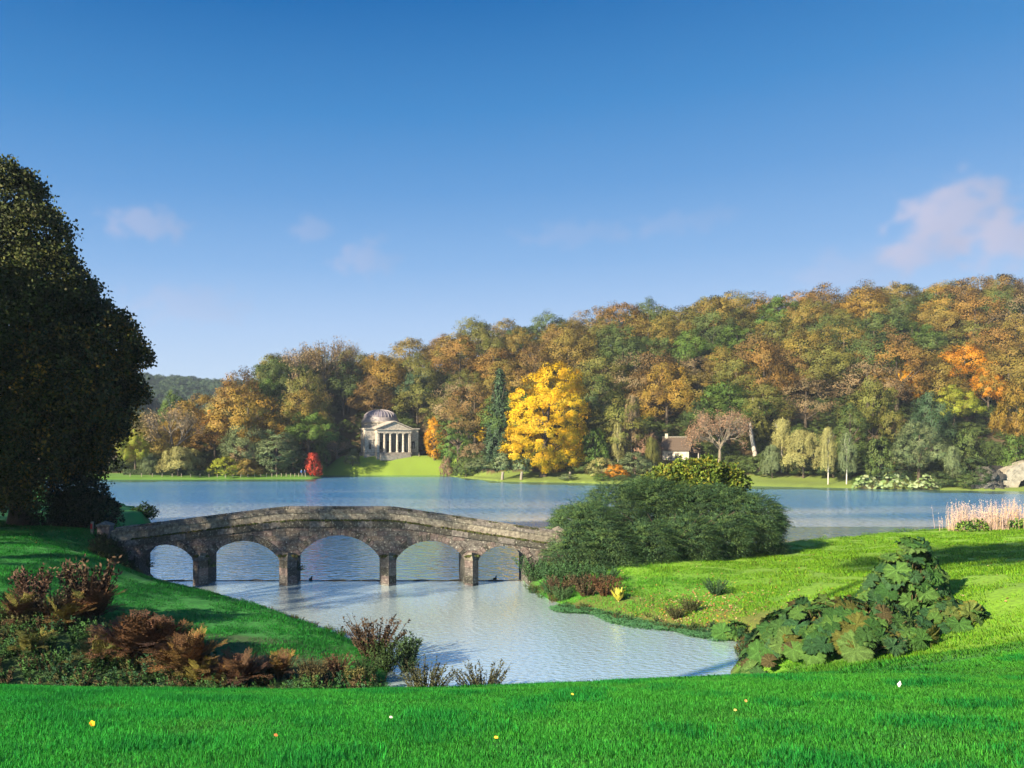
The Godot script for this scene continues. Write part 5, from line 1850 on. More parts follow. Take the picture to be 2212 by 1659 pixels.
# ---------------------------------------------------------------- the far bank: hedge, fence posts, walkers, pollards
# a standing or walking figure as one skin over its joints: joints are pairs of ends with a radius at each and a colour
func figure(bones: Array, cell: float) -> ArrayMesh:
	var lo := Vector3(1e9, 1e9, 1e9)
	var hi := -lo
	for k in bones:
		for e in [[k[0], k[2]], [k[1], k[3]]]:
			lo = lo.min(e[0] - Vector3.ONE * (e[1] + cell * 2))
			hi = hi.max(e[0] + Vector3.ONE * (e[1] + cell * 2))
	var n := Vector3i(((hi - lo) / cell).ceil()) + Vector3i.ONE
	var f := PackedFloat32Array()
	var own := PackedInt32Array()
	f.resize(n.x * n.y * n.z)
	own.resize(f.size())
	f.fill(1.0)
	for bi in bones.size():
		var k: Array = bones[bi]
		var a: Vector3 = k[0]
		var ab: Vector3 = k[1] - a
		var l2 := maxf(ab.length_squared(), 1e-8)
		var reach: float = maxf(k[2], k[3]) + cell * 2.5
		var c0 := Vector3i(((a.min(k[1]) - Vector3.ONE * reach - lo) / cell).floor()).max(Vector3i.ZERO)
		var c1 := Vector3i(((a.max(k[1]) + Vector3.ONE * reach - lo) / cell).ceil()).min(n - Vector3i.ONE)
		for z in range(c0.z, c1.z + 1):
			for y in range(c0.y, c1.y + 1):
				for x in range(c0.x, c1.x + 1):
					var p := lo + Vector3(x, y, z) * cell
					var t := clampf((p - a).dot(ab) / l2, 0, 1)
					var d: float = p.distance_to(a + ab * t) - lerpf(k[2], k[3], t)
					var at := (z * n.y + y) * n.x + x
					var h := clampf(0.5 + 0.5 * (f[at] - d) / 0.03, 0, 1)
					if d < f[at]:
						own[at] = bi
					f[at] = lerpf(f[at], d, h) - 0.03 * h * (1 - h)
	var b := Build.new()
	var made := {}
	var off := [0, 1, n.x, n.x + 1, n.x * n.y, n.x * n.y + 1, n.x * n.y + n.x, n.x * n.y + n.x + 1]
	for z in n.z - 1:
		for y in n.y - 1:
			for x in n.x - 1:
				var at := (z * n.y + y) * n.x + x
				var s := 0
				for o in off:
					if f[at + o] < 0:
						s += 1
				if s == 0 or s == 8:
					continue
				var p := Vector3.ZERO
				var m := 0
				for i in 8:
					for ax in [1, 2, 4]:
						if not (i & ax):
							var u: float = f[at + off[i]]
							var w: float = f[at + off[i | ax]]
							if (u < 0) != (w < 0):
								var q := Vector3(i & 1, (i >> 1) & 1, (i >> 2) & 1)
								var e := Vector3(1 if ax == 1 else 0, 1 if ax == 2 else 0, 1 if ax == 4 else 0)
								p += q + e * (u / (u - w))
								m += 1
				p = p / m
				var gr := Vector3(f[at + 1] - f[at], f[at + n.x] - f[at], f[at + n.x * n.y] - f[at]).normalized()
				b.col = bones[own[at]][4]
				made[at] = b.vert(lo + (Vector3(x, y, z) + p) * cell, gr)
	for z in range(1, n.z - 1):
		for y in range(1, n.y - 1):
			for x in range(1, n.x - 1):
				var at := (z * n.y + y) * n.x + x
				for ax in [[1, n.x, n.x * n.y], [n.x, n.x * n.y, 1], [n.x * n.y, 1, n.x]]:
					var inside := f[at] < 0
					if inside != (f[at + ax[0]] < 0):
						var q := [at - ax[1] - ax[2], at - ax[2], at, at - ax[1]]
						if made.has(q[0]) and made.has(q[1]) and made.has(q[2]) and made.has(q[3]):
							var w := [made[q[0]], made[q[1]], made[q[2]], made[q[3]]]
							if inside:
								w = [w[0], w[3], w[2], w[1]]
							b.ix.append_array(PackedInt32Array([w[0], w[1], w[2], w[0], w[2], w[3]]))
	return b.done()


func walker(stride: float, top: Color, legs: Color, hair: Color) -> ArrayMesh:
	var skin := Color(0.55, 0.36, 0.27)
	var V := func(x: float, y: float, z: float) -> Vector3: return Vector3(x, y, z)
	var k := []
	for s in [-1.0, 1.0]:
		var f: float = stride * s
		k.append([V.call(0.09 * s, 0.90, 0), V.call(0.10 * s, 0.48, f * 0.5 + 0.03), 0.085, 0.058, legs])
		k.append([V.call(0.10 * s, 0.48, f * 0.5 + 0.03), V.call(0.10 * s, 0.08, f - 0.04), 0.056, 0.04, legs])
		k.append([V.call(0.10 * s, 0.05, f - 0.05), V.call(0.11 * s, 0.035, f + 0.13), 0.045, 0.035, Color(0.05, 0.04, 0.03)])
		k.append([V.call(0.19 * s, 1.40, 0), V.call(0.25 * s, 1.13, -f * 0.3), 0.06, 0.048, top])
		k.append([V.call(0.25 * s, 1.13, -f * 0.3), V.call(0.24 * s, 0.90, -f * 0.6 + 0.08), 0.046, 0.036, top])
		k.append([V.call(0.24 * s, 0.88, -f * 0.6 + 0.09), V.call(0.235 * s, 0.79, -f * 0.6 + 0.12), 0.035, 0.025, skin])
	k.append([V.call(0, 0.93, 0), V.call(0, 1.12, 0), 0.145, 0.135, top])
	k.append([V.call(-0.07, 1.30, 0), V.call(0.07, 1.30, 0), 0.13, 0.13, top])
	k.append([V.call(-0.13, 1.40, 0), V.call(0.13, 1.40, 0), 0.075, 0.075, top])
	k.append([V.call(0, 1.45, 0), V.call(0, 1.54, 0.01), 0.055, 0.052, skin])
	k.append([V.call(0, 1.60, 0.02), V.call(0, 1.66, 0.02), 0.082, 0.09, skin])
	k.append([V.call(0, 1.62, 0.10), V.call(0, 1.60, 0.115), 0.02, 0.016, skin])
	k.append([V.call(0, 1.69, -0.01), V.call(0, 1.62, -0.045), 0.094, 0.085, hair])
	return figure(k, 0.035)


func build_far_bank():
	rng.seed = 110
	# clipped hedge behind the fence
	var b := Build.new()
	for i in 5200:
		var x := rng.randf_range(-66.0, -34.0)
		var face := rng.randf()
		var p := Vector3(0, rng.randf_range(0, 1.3), 0.55) if face < 0.65 else Vector3(0, 1.3, rng.randf_range(-0.55, 0.55))
		var nn := (Vector3(0, 0.3, 1) if face < 0.65 else Vector3(0, 1, 0)) + ball() * 0.5
		p += on_ground(x, 221.5 + sin(x * 0.2) * 0.3) + ball() * 0.09
		var ax := ball()
		b.col = grey(rng.randf_range(0.55, 1.0))
		b.leaf(p, ax * 0.34, ax.cross(nn).normalized() * 0.13, nn.normalized())
	b.col = grey(0.5)
	for i in 16:
		var g := on_ground(-66.0 + i * 2, 221.5)
		var g2 := on_ground(-64.0 + i * 2, 221.5)
		b.prism([g + Vector3(0, -0.3, -0.5), g + Vector3(0, -0.3, 0.5), g + Vector3(0, 1.25, 0.5), g + Vector3(0, 1.25, -0.5), g2 + Vector3(0, -0.3, -0.5), g2 + Vector3(0, -0.3, 0.5), g2 + Vector3(0, 1.25, 0.5), g2 + Vector3(0, 1.25, -0.5)])
	tag(obj("clipped_hedge", b.done(), mats["deep"]), "long low clipped dark green hedge behind the fence posts on the far bank", "hedge")
	# low posts along the lakeside path
	b = Build.new()
	b.lathe([Vector2(0.001, 0.95), Vector2(0.09, 0.93), Vector2(0.1, -0.3)], 7)
	var post := b.done()
	var xs := [110, 228, 342, 444, 549, 645, 742, 839, 933, 1020, 1105, 1183, 1263, 1340, 1410, 1475, 1533, 1590, 1640, 1690, 1740, 1787, 1830, 1870, 1905, 1940]
	for i in xs.size():
		var px: float = (260 + xs[i] / 4.81) / 1.0054
		var d := 217.6 + 2.6 * smoothstep(1100.0, 1900.0, xs[i])
		var o := obj("fence_post", post, mats["post_wood"])
		o.position = on_ground((px - 780.0) / 1720.0 * d, d)
		tag(o, "short pale wooden post on the far lakeside path, %s of the row from left" % ORDER[i], "fence post", "posts along the far lakeside path")
	var nth := 0
	for p in [[-7.0, 251.5], [-0.3, 252.0], [4.6, 252.2], [9.8, 252.3], [14.2, 252.0], [18.3, 251.6], [22.4, 251.0]]:
		var o := obj("temple_post", post, mats["post_wood"])
		o.position = on_ground(p[0], p[1])
		tag(o, "short pale post before the temple steps, %s of seven from left" % ORDER[nth], "fence post", "posts before the temple")
		nth += 1
	# walkers
	var jean := Color(0.05, 0.08, 0.16)
	var folk := [[-50.4, 219.6, 0.25, 1.4, Color(0.03, 0.03, 0.05), Color(0.04, 0.03, 0.03), Color(0.75, 0.73, 0.7), "person with white hair in dark clothes walking alone by the hedge"],
		[-34.2, 219.7, 0.12, 1.2, Color(0.10, 0.22, 0.42), jean, Color(0.08, 0.05, 0.03), "person in a blue top, left of the group of three on the far path"],
		[-33.0, 219.4, 0.22, 1.4, Color(0.72, 0.68, 0.60), Color(0.5, 0.46, 0.4), Color(0.5, 0.42, 0.3), "person in pale clothes, middle of the group of three on the far path"],
		[-31.9, 219.8, 0.18, 1.5, Color(0.55, 0.36, 0.24), Color(0.35, 0.3, 0.24), Color(0.25, 0.15, 0.08), "person in a tan jacket, right of the group of three on the far path"],
		[-16.6, 221.6, 0.15, 0.3, Color(0.06, 0.16, 0.40), Color(0.03, 0.03, 0.04), Color(0.05, 0.04, 0.03), "person in a bright blue jacket standing left of the red maple"],
		[-15.7, 221.9, 0.05, -0.4, Color(0.03, 0.05, 0.12), Color(0.02, 0.02, 0.03), Color(0.05, 0.04, 0.03), "person in navy beside the one in bright blue near the maple"],
		[87.5, 204.0, 0.28, -1.3, Color(0.07, 0.20, 0.20), Color(0.06, 0.05, 0.05), Color(0.3, 0.22, 0.12), "person in a teal jacket walking past the cottage porch"],
		[88.6, 204.0, 0.22, -1.4, Color(0.05, 0.05, 0.09), Color(0.08, 0.06, 0.05), Color(0.5, 0.45, 0.4), "person in dark blue walking just behind the one in teal"]]
	for f in folk:
		var o := obj("person", walker(f[2], f[4], f[5], f[6]), mats["cloth"])
		o.position = on_ground(f[0], f[1], 0.0)
		o.rotation.y = f[3]
		tag(o, f[7], "person", "walkers on the far bank")
	# two pollard willows, a stump, a leaning white trunk
	for p in [[36.3, 204.9, 7.0, 5.0, "left one of two round-headed pollard willows at the far water's edge"], [41.0, 204.0, 6.4, 4.6, "right one of two round-headed pollard willows at the far water's edge"]]:
		var g := on_ground(p[0], p[1])
		var t := thing("pollard_willow", p[4], "tree", g, 0.0, "pollard willows")
		b = Build.new()
		b.tube([Vector3(0, -0.4, 0), Vector3(0.1, 1.2, 0), Vector3(0.25, 2.0, 0)], [0.42, 0.34, 0.42], 8)
		obj("trunk", b.done(), mats["grey_bark"], t)
		obj("crown", crown([[Vector3(0.2, p[2] * 0.55, 0), p[3] * 0.42], [Vector3(0.6, p[2] * 0.62, 0.3), p[3] * 0.34], [Vector3(-0.4, p[2] * 0.6, -0.2), p[3] * 0.34], [Vector3(0.1, p[2] * 0.78, 0), p[3] * 0.28]], 0.7, 26, 0.5, -0.4), mats["greygreen"], t)
	b = Build.new()
	b.tube([Vector3(0, -0.4, 0), Vector3(0, 0.6, 0), Vector3(0.05, 1.7, 0), Vector3(0.02, 1.72, 0)], [0.4, 0.3, 0.28, 0.02], 8)
	var o := obj("tree_stump", b.done(), mats["grey_bark"])
	o.position = on_ground(53.0, 202.0)
	tag(o, "pale weathered stump on the grass right of the yellow tree", "tree stump")
	b = Build.new()
	b.tube([Vector3(0.8, -0.6, 0), Vector3(0.4, 2.0, 0), Vector3(-0.5, 6.5, 0), Vector3(-0.9, 10.0, 0)], [0.75, 0.55, 0.42, 0.3], 8)
	obj("trunk", b.done(), mats["pale_bark"], thing("leaning_tree", "leaning white trunk of a birch right of the bare oak", "tree", on_ground(99.5, 202.0)))
	# giant leaves on the far shore
	var leafs := big_leaves()
	for p in [[108.5, 170.8, 3.0, "left clump of pale giant leaves on the far shore"], [113.2, 169.2, 3.8, "middle clump of pale giant leaves on the far shore"], [118.6, 167.4, 3.2, "right clump of pale giant leaves on the far shore"]]:
		big_plant(on_ground(p[0], p[1]), Vector2(p[2], p[2] * 0.5), rng.randf_range(2.6, 3.4), 60, 0.5, leafs, p[3], [Color(0.34, 0.46, 0.20), Color(0.22, 0.34, 0.12), Color(0.42, 0.52, 0.28)])
	# far wooded hills in the haze beyond the valley
	rng.seed = 120
	for h in [["distant_wood", "dark wooded hill in haze beyond the far left shore", -250.0, -95.0, 430.0, 540.0, 260, "deep"], ["distant_ridge_wood", "pale hazy line of forest on the farthest ridge", -560.0, 120.0, 600.0, 960.0, 1500, "bluegreen"]]:
		var rows := PackedFloat32Array()
		for i in h[6]:
			var x := rng.randf_range(h[2], h[3])
			var d := rng.randf_range(h[4], h[5])
			var s := rng.randf_range(13, 18)
			var w := s * 1.15
			row(rows, Basis(Vector3.UP, rng.randf_range(0, TAU)) * Basis.from_scale(Vector3(w, s, w)), on_ground(x, d, -1.0))
		tag(copies(h[0], shapes["beech" if h[0] == "distant_wood" else "oak"][1], mats[h[7]], rows), h[1], "wood", "", "stuff")


# ---------------------------------------------------------------- giant-leaved plants
func big_leaves() -> Array:
	var out := []
	for k in 5:
		var b := Build.new()
		var n := 90
		var lobes := 5 + k % 3
		var rings := 6
		var f := FastNoiseLite.new()
		f.seed = 40 + k
		f.frequency = 1.4
		for j in rings + 1:
			for i in n + 1:
				var a := lerpf(-2.75, 2.75, float(i) / n)
				var lobe := absf(cos((a / 5.5 + 0.5) * PI * lobes))
				var edge := 0.86 + 0.09 * lobe + 0.13 * (absf(fposmod(a * 2.9 + k * 0.3, 1.0) - 0.5) * 2.0 - 0.5) + 0.09 * (absf(fposmod(a * 6.3, 1.0) - 0.5) * 2.0 - 0.5) + 0.16 * f.get_noise_1d(a * 3.0)
				edge *= 0.9 + 0.14 * cos(a)
				var r := edge * float(j) / rings
				var fold := 0.06 * (lobe - 0.5) * r + 0.04 * sin(a * 9.0 + k) * r + 0.16 * sin(a * 2.0 + k * 2.0) * r * r + 0.07 * sin(a * 13.0 + k) * pow(r, 4)
				var p := Vector3(sin(a) * r, 0.16 * r * r - 0.26 * pow(r, 4) + fold + 0.22 * r * f.get_noise_2d(p_x(a, r), r * 2.0 * cos(a)), cos(a) * r)
				var vein := pow(lobe, 12.0) * 0.35 if j < rings else 0.0
				b.col = grey(0.70 + vein * 0.8 - 0.12 * float(j) / rings).lerp(Color(1, 1, 0.75), vein * 0.4)
				if j == rings and k == 1:
					b.col = Color(0.9, 0.62, 0.4)
				b.vert(p, Vector3.UP)
		for j in rings:
			for i in n:
				var q := j * (n + 1) + i
				b.ix.append_array(PackedInt32Array([q, q + n + 2, q + 1, q, q + n + 1, q + n + 2]))
		# normals from the faces
		var nn := PackedVector3Array()
		nn.resize(b.v.size())
		for i in range(0, b.ix.size(), 3):
			var fn := (b.v[b.ix[i + 2]] - b.v[b.ix[i]]).cross(b.v[b.ix[i + 1]] - b.v[b.ix[i]])
			for e in 3:
				nn[b.ix[i + e]] += fn
		for i in nn.size():
			b.n[i] = nn[i].normalized() if nn[i].length_squared() > 1e-16 else Vector3.UP
			if b.n[i].y < 0:
				b.n[i] = -b.n[i]
		out.append(b.done())
	return out


func p_x(a: float, r: float) -> float:
	return sin(a) * r * 2.5


var leaf_tones := {}


func tone_mat(c: Color) -> StandardMaterial3D:
	var key := c.to_html()
	if not leaf_tones.has(key):
		var m: StandardMaterial3D = mats["gunnera_leaf"].duplicate()
		m.albedo_color = c.linear_to_srgb()
		leaf_tones[key] = m
	return leaf_tones[key]


func big_plant(at: Vector3, reach: Vector2, high: float, count: int, size: float, leafs: Array, label: String, tones: Array, group := "giant-leaved plants"):
	var t := thing("giant_rhubarb", label, "plant", at, 0.0, group)
	for i in count:
		var a := i * 2.39996 + rng.randf_range(-0.3, 0.3)
		var rho := sqrt((i + 0.5) / count)
		var p := Vector3(cos(a) * reach.x * rho, 0, sin(a) * reach.y * rho)
		var g := on_ground(at.x + p.x, -(at.z + p.z)).y - at.y
		g = maxf(g, -at.y)
		var up := high * sqrt(maxf(0.02, 1.0 - rho * rho * 0.93)) * (rng.randf_range(0.6, 1.1) if size < 0.49 else rng.randf_range(0.25, 1.1))
		var out := Vector3(cos(a), 0, sin(a))
		var s := size * rng.randf_range(0.6, 1.3)
		p.y = g + up
		var tilt := 0.25 + 0.75 * rho + rng.randf_range(-0.35, 0.45)
		var nn := (Vector3.UP * cos(tilt) + (out + ball() * 0.5 + Vector3(0, 0, 0.4)).normalized() * sin(tilt)).normalized()
		var fwd := (out + ball() * 0.5)
		fwd = (fwd - nn * fwd.dot(nn)).normalized()
		var x := nn.cross(fwd)
		var c: Color = tones[rng.randi() % tones.size()]
		var o := obj("leaf", leafs[rng.randi() % leafs.size()], tone_mat(c), t)
		o.transform = Transform3D(Basis(x, nn, fwd) * Basis.from_scale(Vector3.ONE * s), p)
		var foot := Vector3(p.x * 0.55, on_ground(at.x + p.x * 0.55, -(at.z + p.z * 0.55)).y - at.y - 0.05, p.z * 0.55)
		var b := Build.new()
		b.tube([foot, foot.lerp(p, 0.5) - out * 0.08 + Vector3(0, 0.08, 0), p - nn * 0.01], [0.032 * size, 0.028 * size, 0.018 * size], 5)
		obj("stalk", b.done(), mats["stem"], t)


func build_gunnera():
	rng.seed = 131
	var leafs := big_leaves()
	var greens := [Color(0.087, 0.225, 0.053), Color(0.051, 0.150, 0.060), Color(0.131, 0.285, 0.068), Color(0.072, 0.180, 0.075), Color(0.145, 0.270, 0.075), Color(0.058, 0.165, 0.045), Color(0.080, 0.195, 0.053), Color(0.072, 0.180, 0.060), Color(0.160, 0.180, 0.045), Color(0.145, 0.128, 0.060)]
	big_plant(on_ground(18.3, 31.0), Vector2(3.0, 3.9), 1.5, 210, 0.47, leafs, "large spreading clump of giant green leaves at the pond's right edge", greens)
	big_plant(on_ground(22.9, 33.6), Vector2(1.55, 1.3), 2.55, 84, 0.47, leafs, "tall upright clump of giant leaves standing behind on the right lawn", greens.slice(0, 6))
	big_plant(on_ground(21.9, 30.2), Vector2(1.5, 1.1), 0.9, 46, 0.47, leafs, "lower clump of giant leaves to the right, sunlit, on the lawn", greens.slice(0, 5) + [Color(0.2, 0.28, 0.08)])
	big_plant(on_ground(18.1, 38.9), Vector2(0.7, 0.6), 0.7, 12, 0.5, leafs, "small isolated clump of big leaves at the far side of the waterline", greens.slice(0, 3))


# ---------------------------------------------------------------- ferns, weeds and grass
func frond(len_: float, bow: float, pairs: int) -> ArrayMesh:
	var b := Build.new()
	var pts := []
	var rad := []
	for i in 7:
		var t := i / 6.0
		pts.append(Vector3(0, len_ * (t - 0.30 * bow * t * t), len_ * 0.62 * bow * t * t))
		rad.append(0.012 * len_ * (1.0 - 0.85 * t))
	b.col = Color(0.7, 0.6, 0.5)
	b.tube(pts, rad, 3)
	for i in pairs:
		var t := 0.22 + 0.78 * float(i) / pairs
		var p := Vector3(0, len_ * (t - 0.30 * bow * t * t), len_ * 0.62 * bow * t * t)
		var d := Vector3(0, 1.0 - 0.6 * bow * t, 1.24 * bow * t).normalized()
		var up := Vector3(0, -d.z, d.y)
		var l := len_ * 0.26 * sin(PI * clampf(0.12 + 0.9 * (1.0 - t) + 0.05, 0, 0.62)) * rng.randf_range(0.8, 1.15)
		for s in [-1.0, 1.0]:
			var ax := (Vector3(s, 0, 0) + d * 0.55 + up * rng.randf_range(-0.35, 0.2)).normalized()
			var m := 4
			for k in m:
				var q := p + ax * l * k / m
				b.col = grey(rng.randf_range(0.6, 1.0))
				for e in [-1.0, 1.0]:
					var px: Vector3 = (ax * 0.7 + d * e).normalized()
					b.leaf(q, px * l * 0.34 * (1.0 - 0.6 * k / m), ax * l * 0.09, (up + ball() * 0.3).normalized())
			b.leaf(p + ax * l * 0.7, ax * l * 0.32, d * l * 0.05, up)
	return b.done()


func fern(at: Vector3, count: int, size: float, fronds: Array, tones: Array, label: String, called := "fern_clump", category := "fern"):
	var t := thing(called, label, category, at, 0.0, "ferns of the near left bank")
	for i in count:
		var a := i * 2.39996 + rng.randf_range(-0.4, 0.4)
		var lean := rng.randf_range(0.05, 0.7) * sqrt(float(i) / count) + 0.05
		var o := obj("frond", fronds[rng.randi() % fronds.size()], tone_mat2(tones[rng.randi() % tones.size()]), t)
		var bs := Basis(Vector3.UP, a) * Basis(Vector3.RIGHT, lean)
		o.transform = Transform3D(bs * Basis.from_scale(Vector3.ONE * size * rng.randf_range(0.7, 1.1)), Vector3(sin(a), 0, cos(a)) * size * 0.22 * rng.randf())


func tone_mat2(c: Color) -> StandardMaterial3D:
	var key := "f" + c.to_html()
	if not leaf_tones.has(key):
		var m: StandardMaterial3D = mats["tinted_dry"].duplicate()
		m.albedo_color = c.linear_to_srgb()
		leaf_tones[key] = m
	return leaf_tones[key]


# upright weeds: stems with narrow leaves
func weed(n: int, high: float, reach: float, size: float) -> ArrayMesh:
	var b := Build.new()
	for i in n:
		var a := rng.randf_range(0, TAU)
		var foot := Vector3(cos(a), 0, sin(a)) * reach * 0.35 * rng.randf()
		var top := foot + Vector3(cos(a) * reach * rng.randf_range(0.2, 1.0), high * rng.randf_range(0.6, 1.0), sin(a) * reach * rng.randf_range(0.2, 1.0))
		b.col = Color(0.6, 0.5, 0.45)
		b.tube([foot, foot.lerp(top, 0.5) + Vector3(0, high * 0.06, 0), top], [0.012, 0.009, 0.004], 3)
		for k in 26:
			var t := rng.randf_range(0.2, 1.02)
			var ax := (ball() + Vector3(0, 0.7, 0)).normalized()
			var nn := (Vector3.UP * 0.6 + ball() * 0.7).normalized()
			b.col = grey(rng.randf_range(0.6, 1.0))
			b.leaf(foot.lerp(top, t), ax * size * rng.randf_range(0.7, 1.2), ax.cross(nn).normalized() * size * 0.22, nn)
	return b.done()


func build_left_bank():
	rng.seed = 140
	var fronds := [frond(1.0, 0.5, 15), frond(1.0, 0.9, 14), frond(1.0, 0.25, 15), frond(1.0, 1.2, 13)]
	var rust := [Color(0.105, 0.052, 0.03), Color(0.085, 0.045, 0.03), Color(0.12, 0.062, 0.03), Color(0.075, 0.045, 0.026)]
	var tan_ := [Color(0.17, 0.085, 0.03), Color(0.13, 0.08, 0.03), Color(0.19, 0.12, 0.035), Color(0.10, 0.055, 0.028)]
	var oliv := [Color(0.13, 0.13, 0.03), Color(0.09, 0.11, 0.03), Color(0.16, 0.14, 0.03)]
	fern(on_ground(-9.0, 31.9), 60, 2.1, fronds, rust, "tall rust-red fern clump, the biggest on the left bank")
	fern(on_ground(-7.9, 32.3), 36, 1.8, fronds, rust + [tan_[1]], "rust-brown fern clump joined to the right of the biggest one")
	fern(on_ground(-6.7, 30.6), 56, 1.75, fronds, tan_, "golden-brown fern clump in front of the rust-red ones")
	fern(on_ground(-4.6, 30.0), 46, 1.35, fronds, rust + [tan_[3]], "brown withered fern clump right of the golden-brown one")
	fern(on_ground(-5.5, 29.8), 22, 1.0, fronds, tan_, "small brown fern between the golden-brown and the withered clump")
	fern(on_ground(-12.0, 35.4), 50, 1.9, fronds, rust + [tan_[3], oliv[1]], "dark brown fern clump on the upper left slope under tall dead stems")
	fern(on_ground(-12.7, 34.2), 30, 1.5, fronds, tan_ + oliv, "yellow-brown fern in front of the dark brown upper one")
	fern(on_ground(-10.3, 31.0), 20, 1.3, fronds, oliv, "yellow-green fern with arching fronds left of the rust-red clump")
	fern(on_ground(-6.1, 29.9), 16, 1.1, fronds, [oliv[0], oliv[2]], "olive fern fronds low in front of the golden-brown clump")
	fern(on_ground(-14.6, 34.0), 34, 1.5, fronds, rust + oliv, "dull brown-green fern clump at the left edge of the picture")
	fern(on_ground(-3.2, 30.6), 26, 1.1, fronds, tan_ + [rust[3]], "faded fern clump near the right end of the fern bank")
	fern(on_ground(-13.0, 31.2), 22, 1.2, fronds, oliv + [Color(0.05, 0.09, 0.03)], "dark green fern low in the left corner of the bank")
	# docks and shrubs at the point and by the near water's edge
	var w1 := weed(80, 1.0, 0.75, 0.075)
	var w2 := weed(60, 1.0, 0.45, 0.09)
	var list := [["dock_clump", w1, 0.55, 34.6, 1.9, Color(0.08, 0.055, 0.035), "brown-red dead dock clump at the tip of the left bank"],
		["dock_clump", w1, 1.05, 33.4, 1.4, Color(0.05, 0.10, 0.03), "green weedy clump at the foot of the brown dock"],
		["water_willow", w2, 2.05, 33.9, 1.5, Color(0.055, 0.11, 0.05), "green upright willow shrub standing in the water off the left point"],
		["water_willow", w1, 1.9, 33.3, 0.8, Color(0.05, 0.11, 0.05), "low green leaves at the foot of the willow shrub"],
		["marsh_weed", w1, 2.4, 29.6, 1.5, Color(0.075, 0.085, 0.04), "grey-green weed showing over the near lawn's edge, left of two"],
		["marsh_weed", w1, 4.5, 29.6, 1.4, Color(0.075, 0.08, 0.04), "brownish weed showing over the near lawn's edge, right of two"],
		["grass_tussock", w2, -0.2, 29.8, 0.85, Color(0.15, 0.15, 0.05), "dry pale tussock at the right end of the left bank"],
		["dead_stems", w2, -12.4, 36.0, 2.6, Color(0.09, 0.06, 0.04), "tall dead brown stems on the upper left slope"],
		["dead_stems", w2, -14.6, 35.2, 2.0, Color(0.10, 0.06, 0.045), "reddish dead stems at the left edge of the picture"],
		["dead_stems", w1, -13.6, 34.6, 1.5, Color(0.075, 0.06, 0.04), "dull tangle of weeds between the left edge ferns"],
		["dock_clump", w1, -1.9, 30.3, 1.0, Color(0.10, 0.09, 0.04), "yellowish weed clump below the left lawn slope"],
		["dock_clump", w1, -0.9, 31.2, 0.9, Color(0.12, 0.07, 0.045), "brown weed clump left of the dry tussock"],
		["dock_clump", w1, 0.2, 31.4, 0.9, Color(0.05, 0.095, 0.035), "dark green weed clump behind the dry tussock"]]
	for l in list:
		var o := obj(l[0], l[1], tone_mat2(l[5]))
		o.position = on_ground(l[2], l[3], -0.03)
		o.position.y = maxf(o.position.y, -0.05)
		o.scale = Vector3(l[4], l[4], l[4])
		o.rotation.y = rng.randf_range(0, TAU)
		tag(o, l[6], "plant", "weeds of the near banks")
	# tangled low growth over the fern bank and under the abutment
	var sp := weed(8, 0.5, 0.35, 0.085)
	var rows := PackedFloat32Array()
	for i in 800:
		var x := rng.randf_range(-17.0, 0.8)
		var d := rng.randf_range(26.5, 35.5)
		var edge := 34.5 if x < -11.0 else lerpf(32.0, 30.6, (x + 11.0) / 11.5)
		if d > edge or sample(gs, x, d) < 0.1:
			continue
		row(rows, frame(Vector3.UP, rng.randf_range(0, TAU)) * Basis.from_scale(Vector3.ONE * rng.randf_range(0.6, 1.4)), on_ground(x, d, -0.05))
		var c: Color = [Color(0.04, 0.12, 0.03), Color(0.05, 0.14, 0.035), Color(0.035, 0.11, 0.05), Color(0.09, 0.10, 0.035), Color(0.08, 0.06, 0.03)][rng.randi() % 5]
		rows.append_array(PackedFloat32Array([c.r, c.g, c.b, 1]))
	for i in 160:
		var x := rng.randf_range(-17.6, -14.4)
		var d := rng.randf_range(51.0, 54.0)
		row(rows, frame(Vector3.UP, rng.randf_range(0, TAU)) * Basis.from_scale(Vector3.ONE * rng.randf_range(0.6, 1.2)), on_ground(x, d, -0.05))
		rows.append_array(PackedFloat32Array([0.05, 0.08, 0.03, 1]))
	tag(copies("undergrowth", sp, mats["tinted_dry"], rows, true), "tangled dark weeds and nettles between the ferns", "undergrowth", "", "stuff")


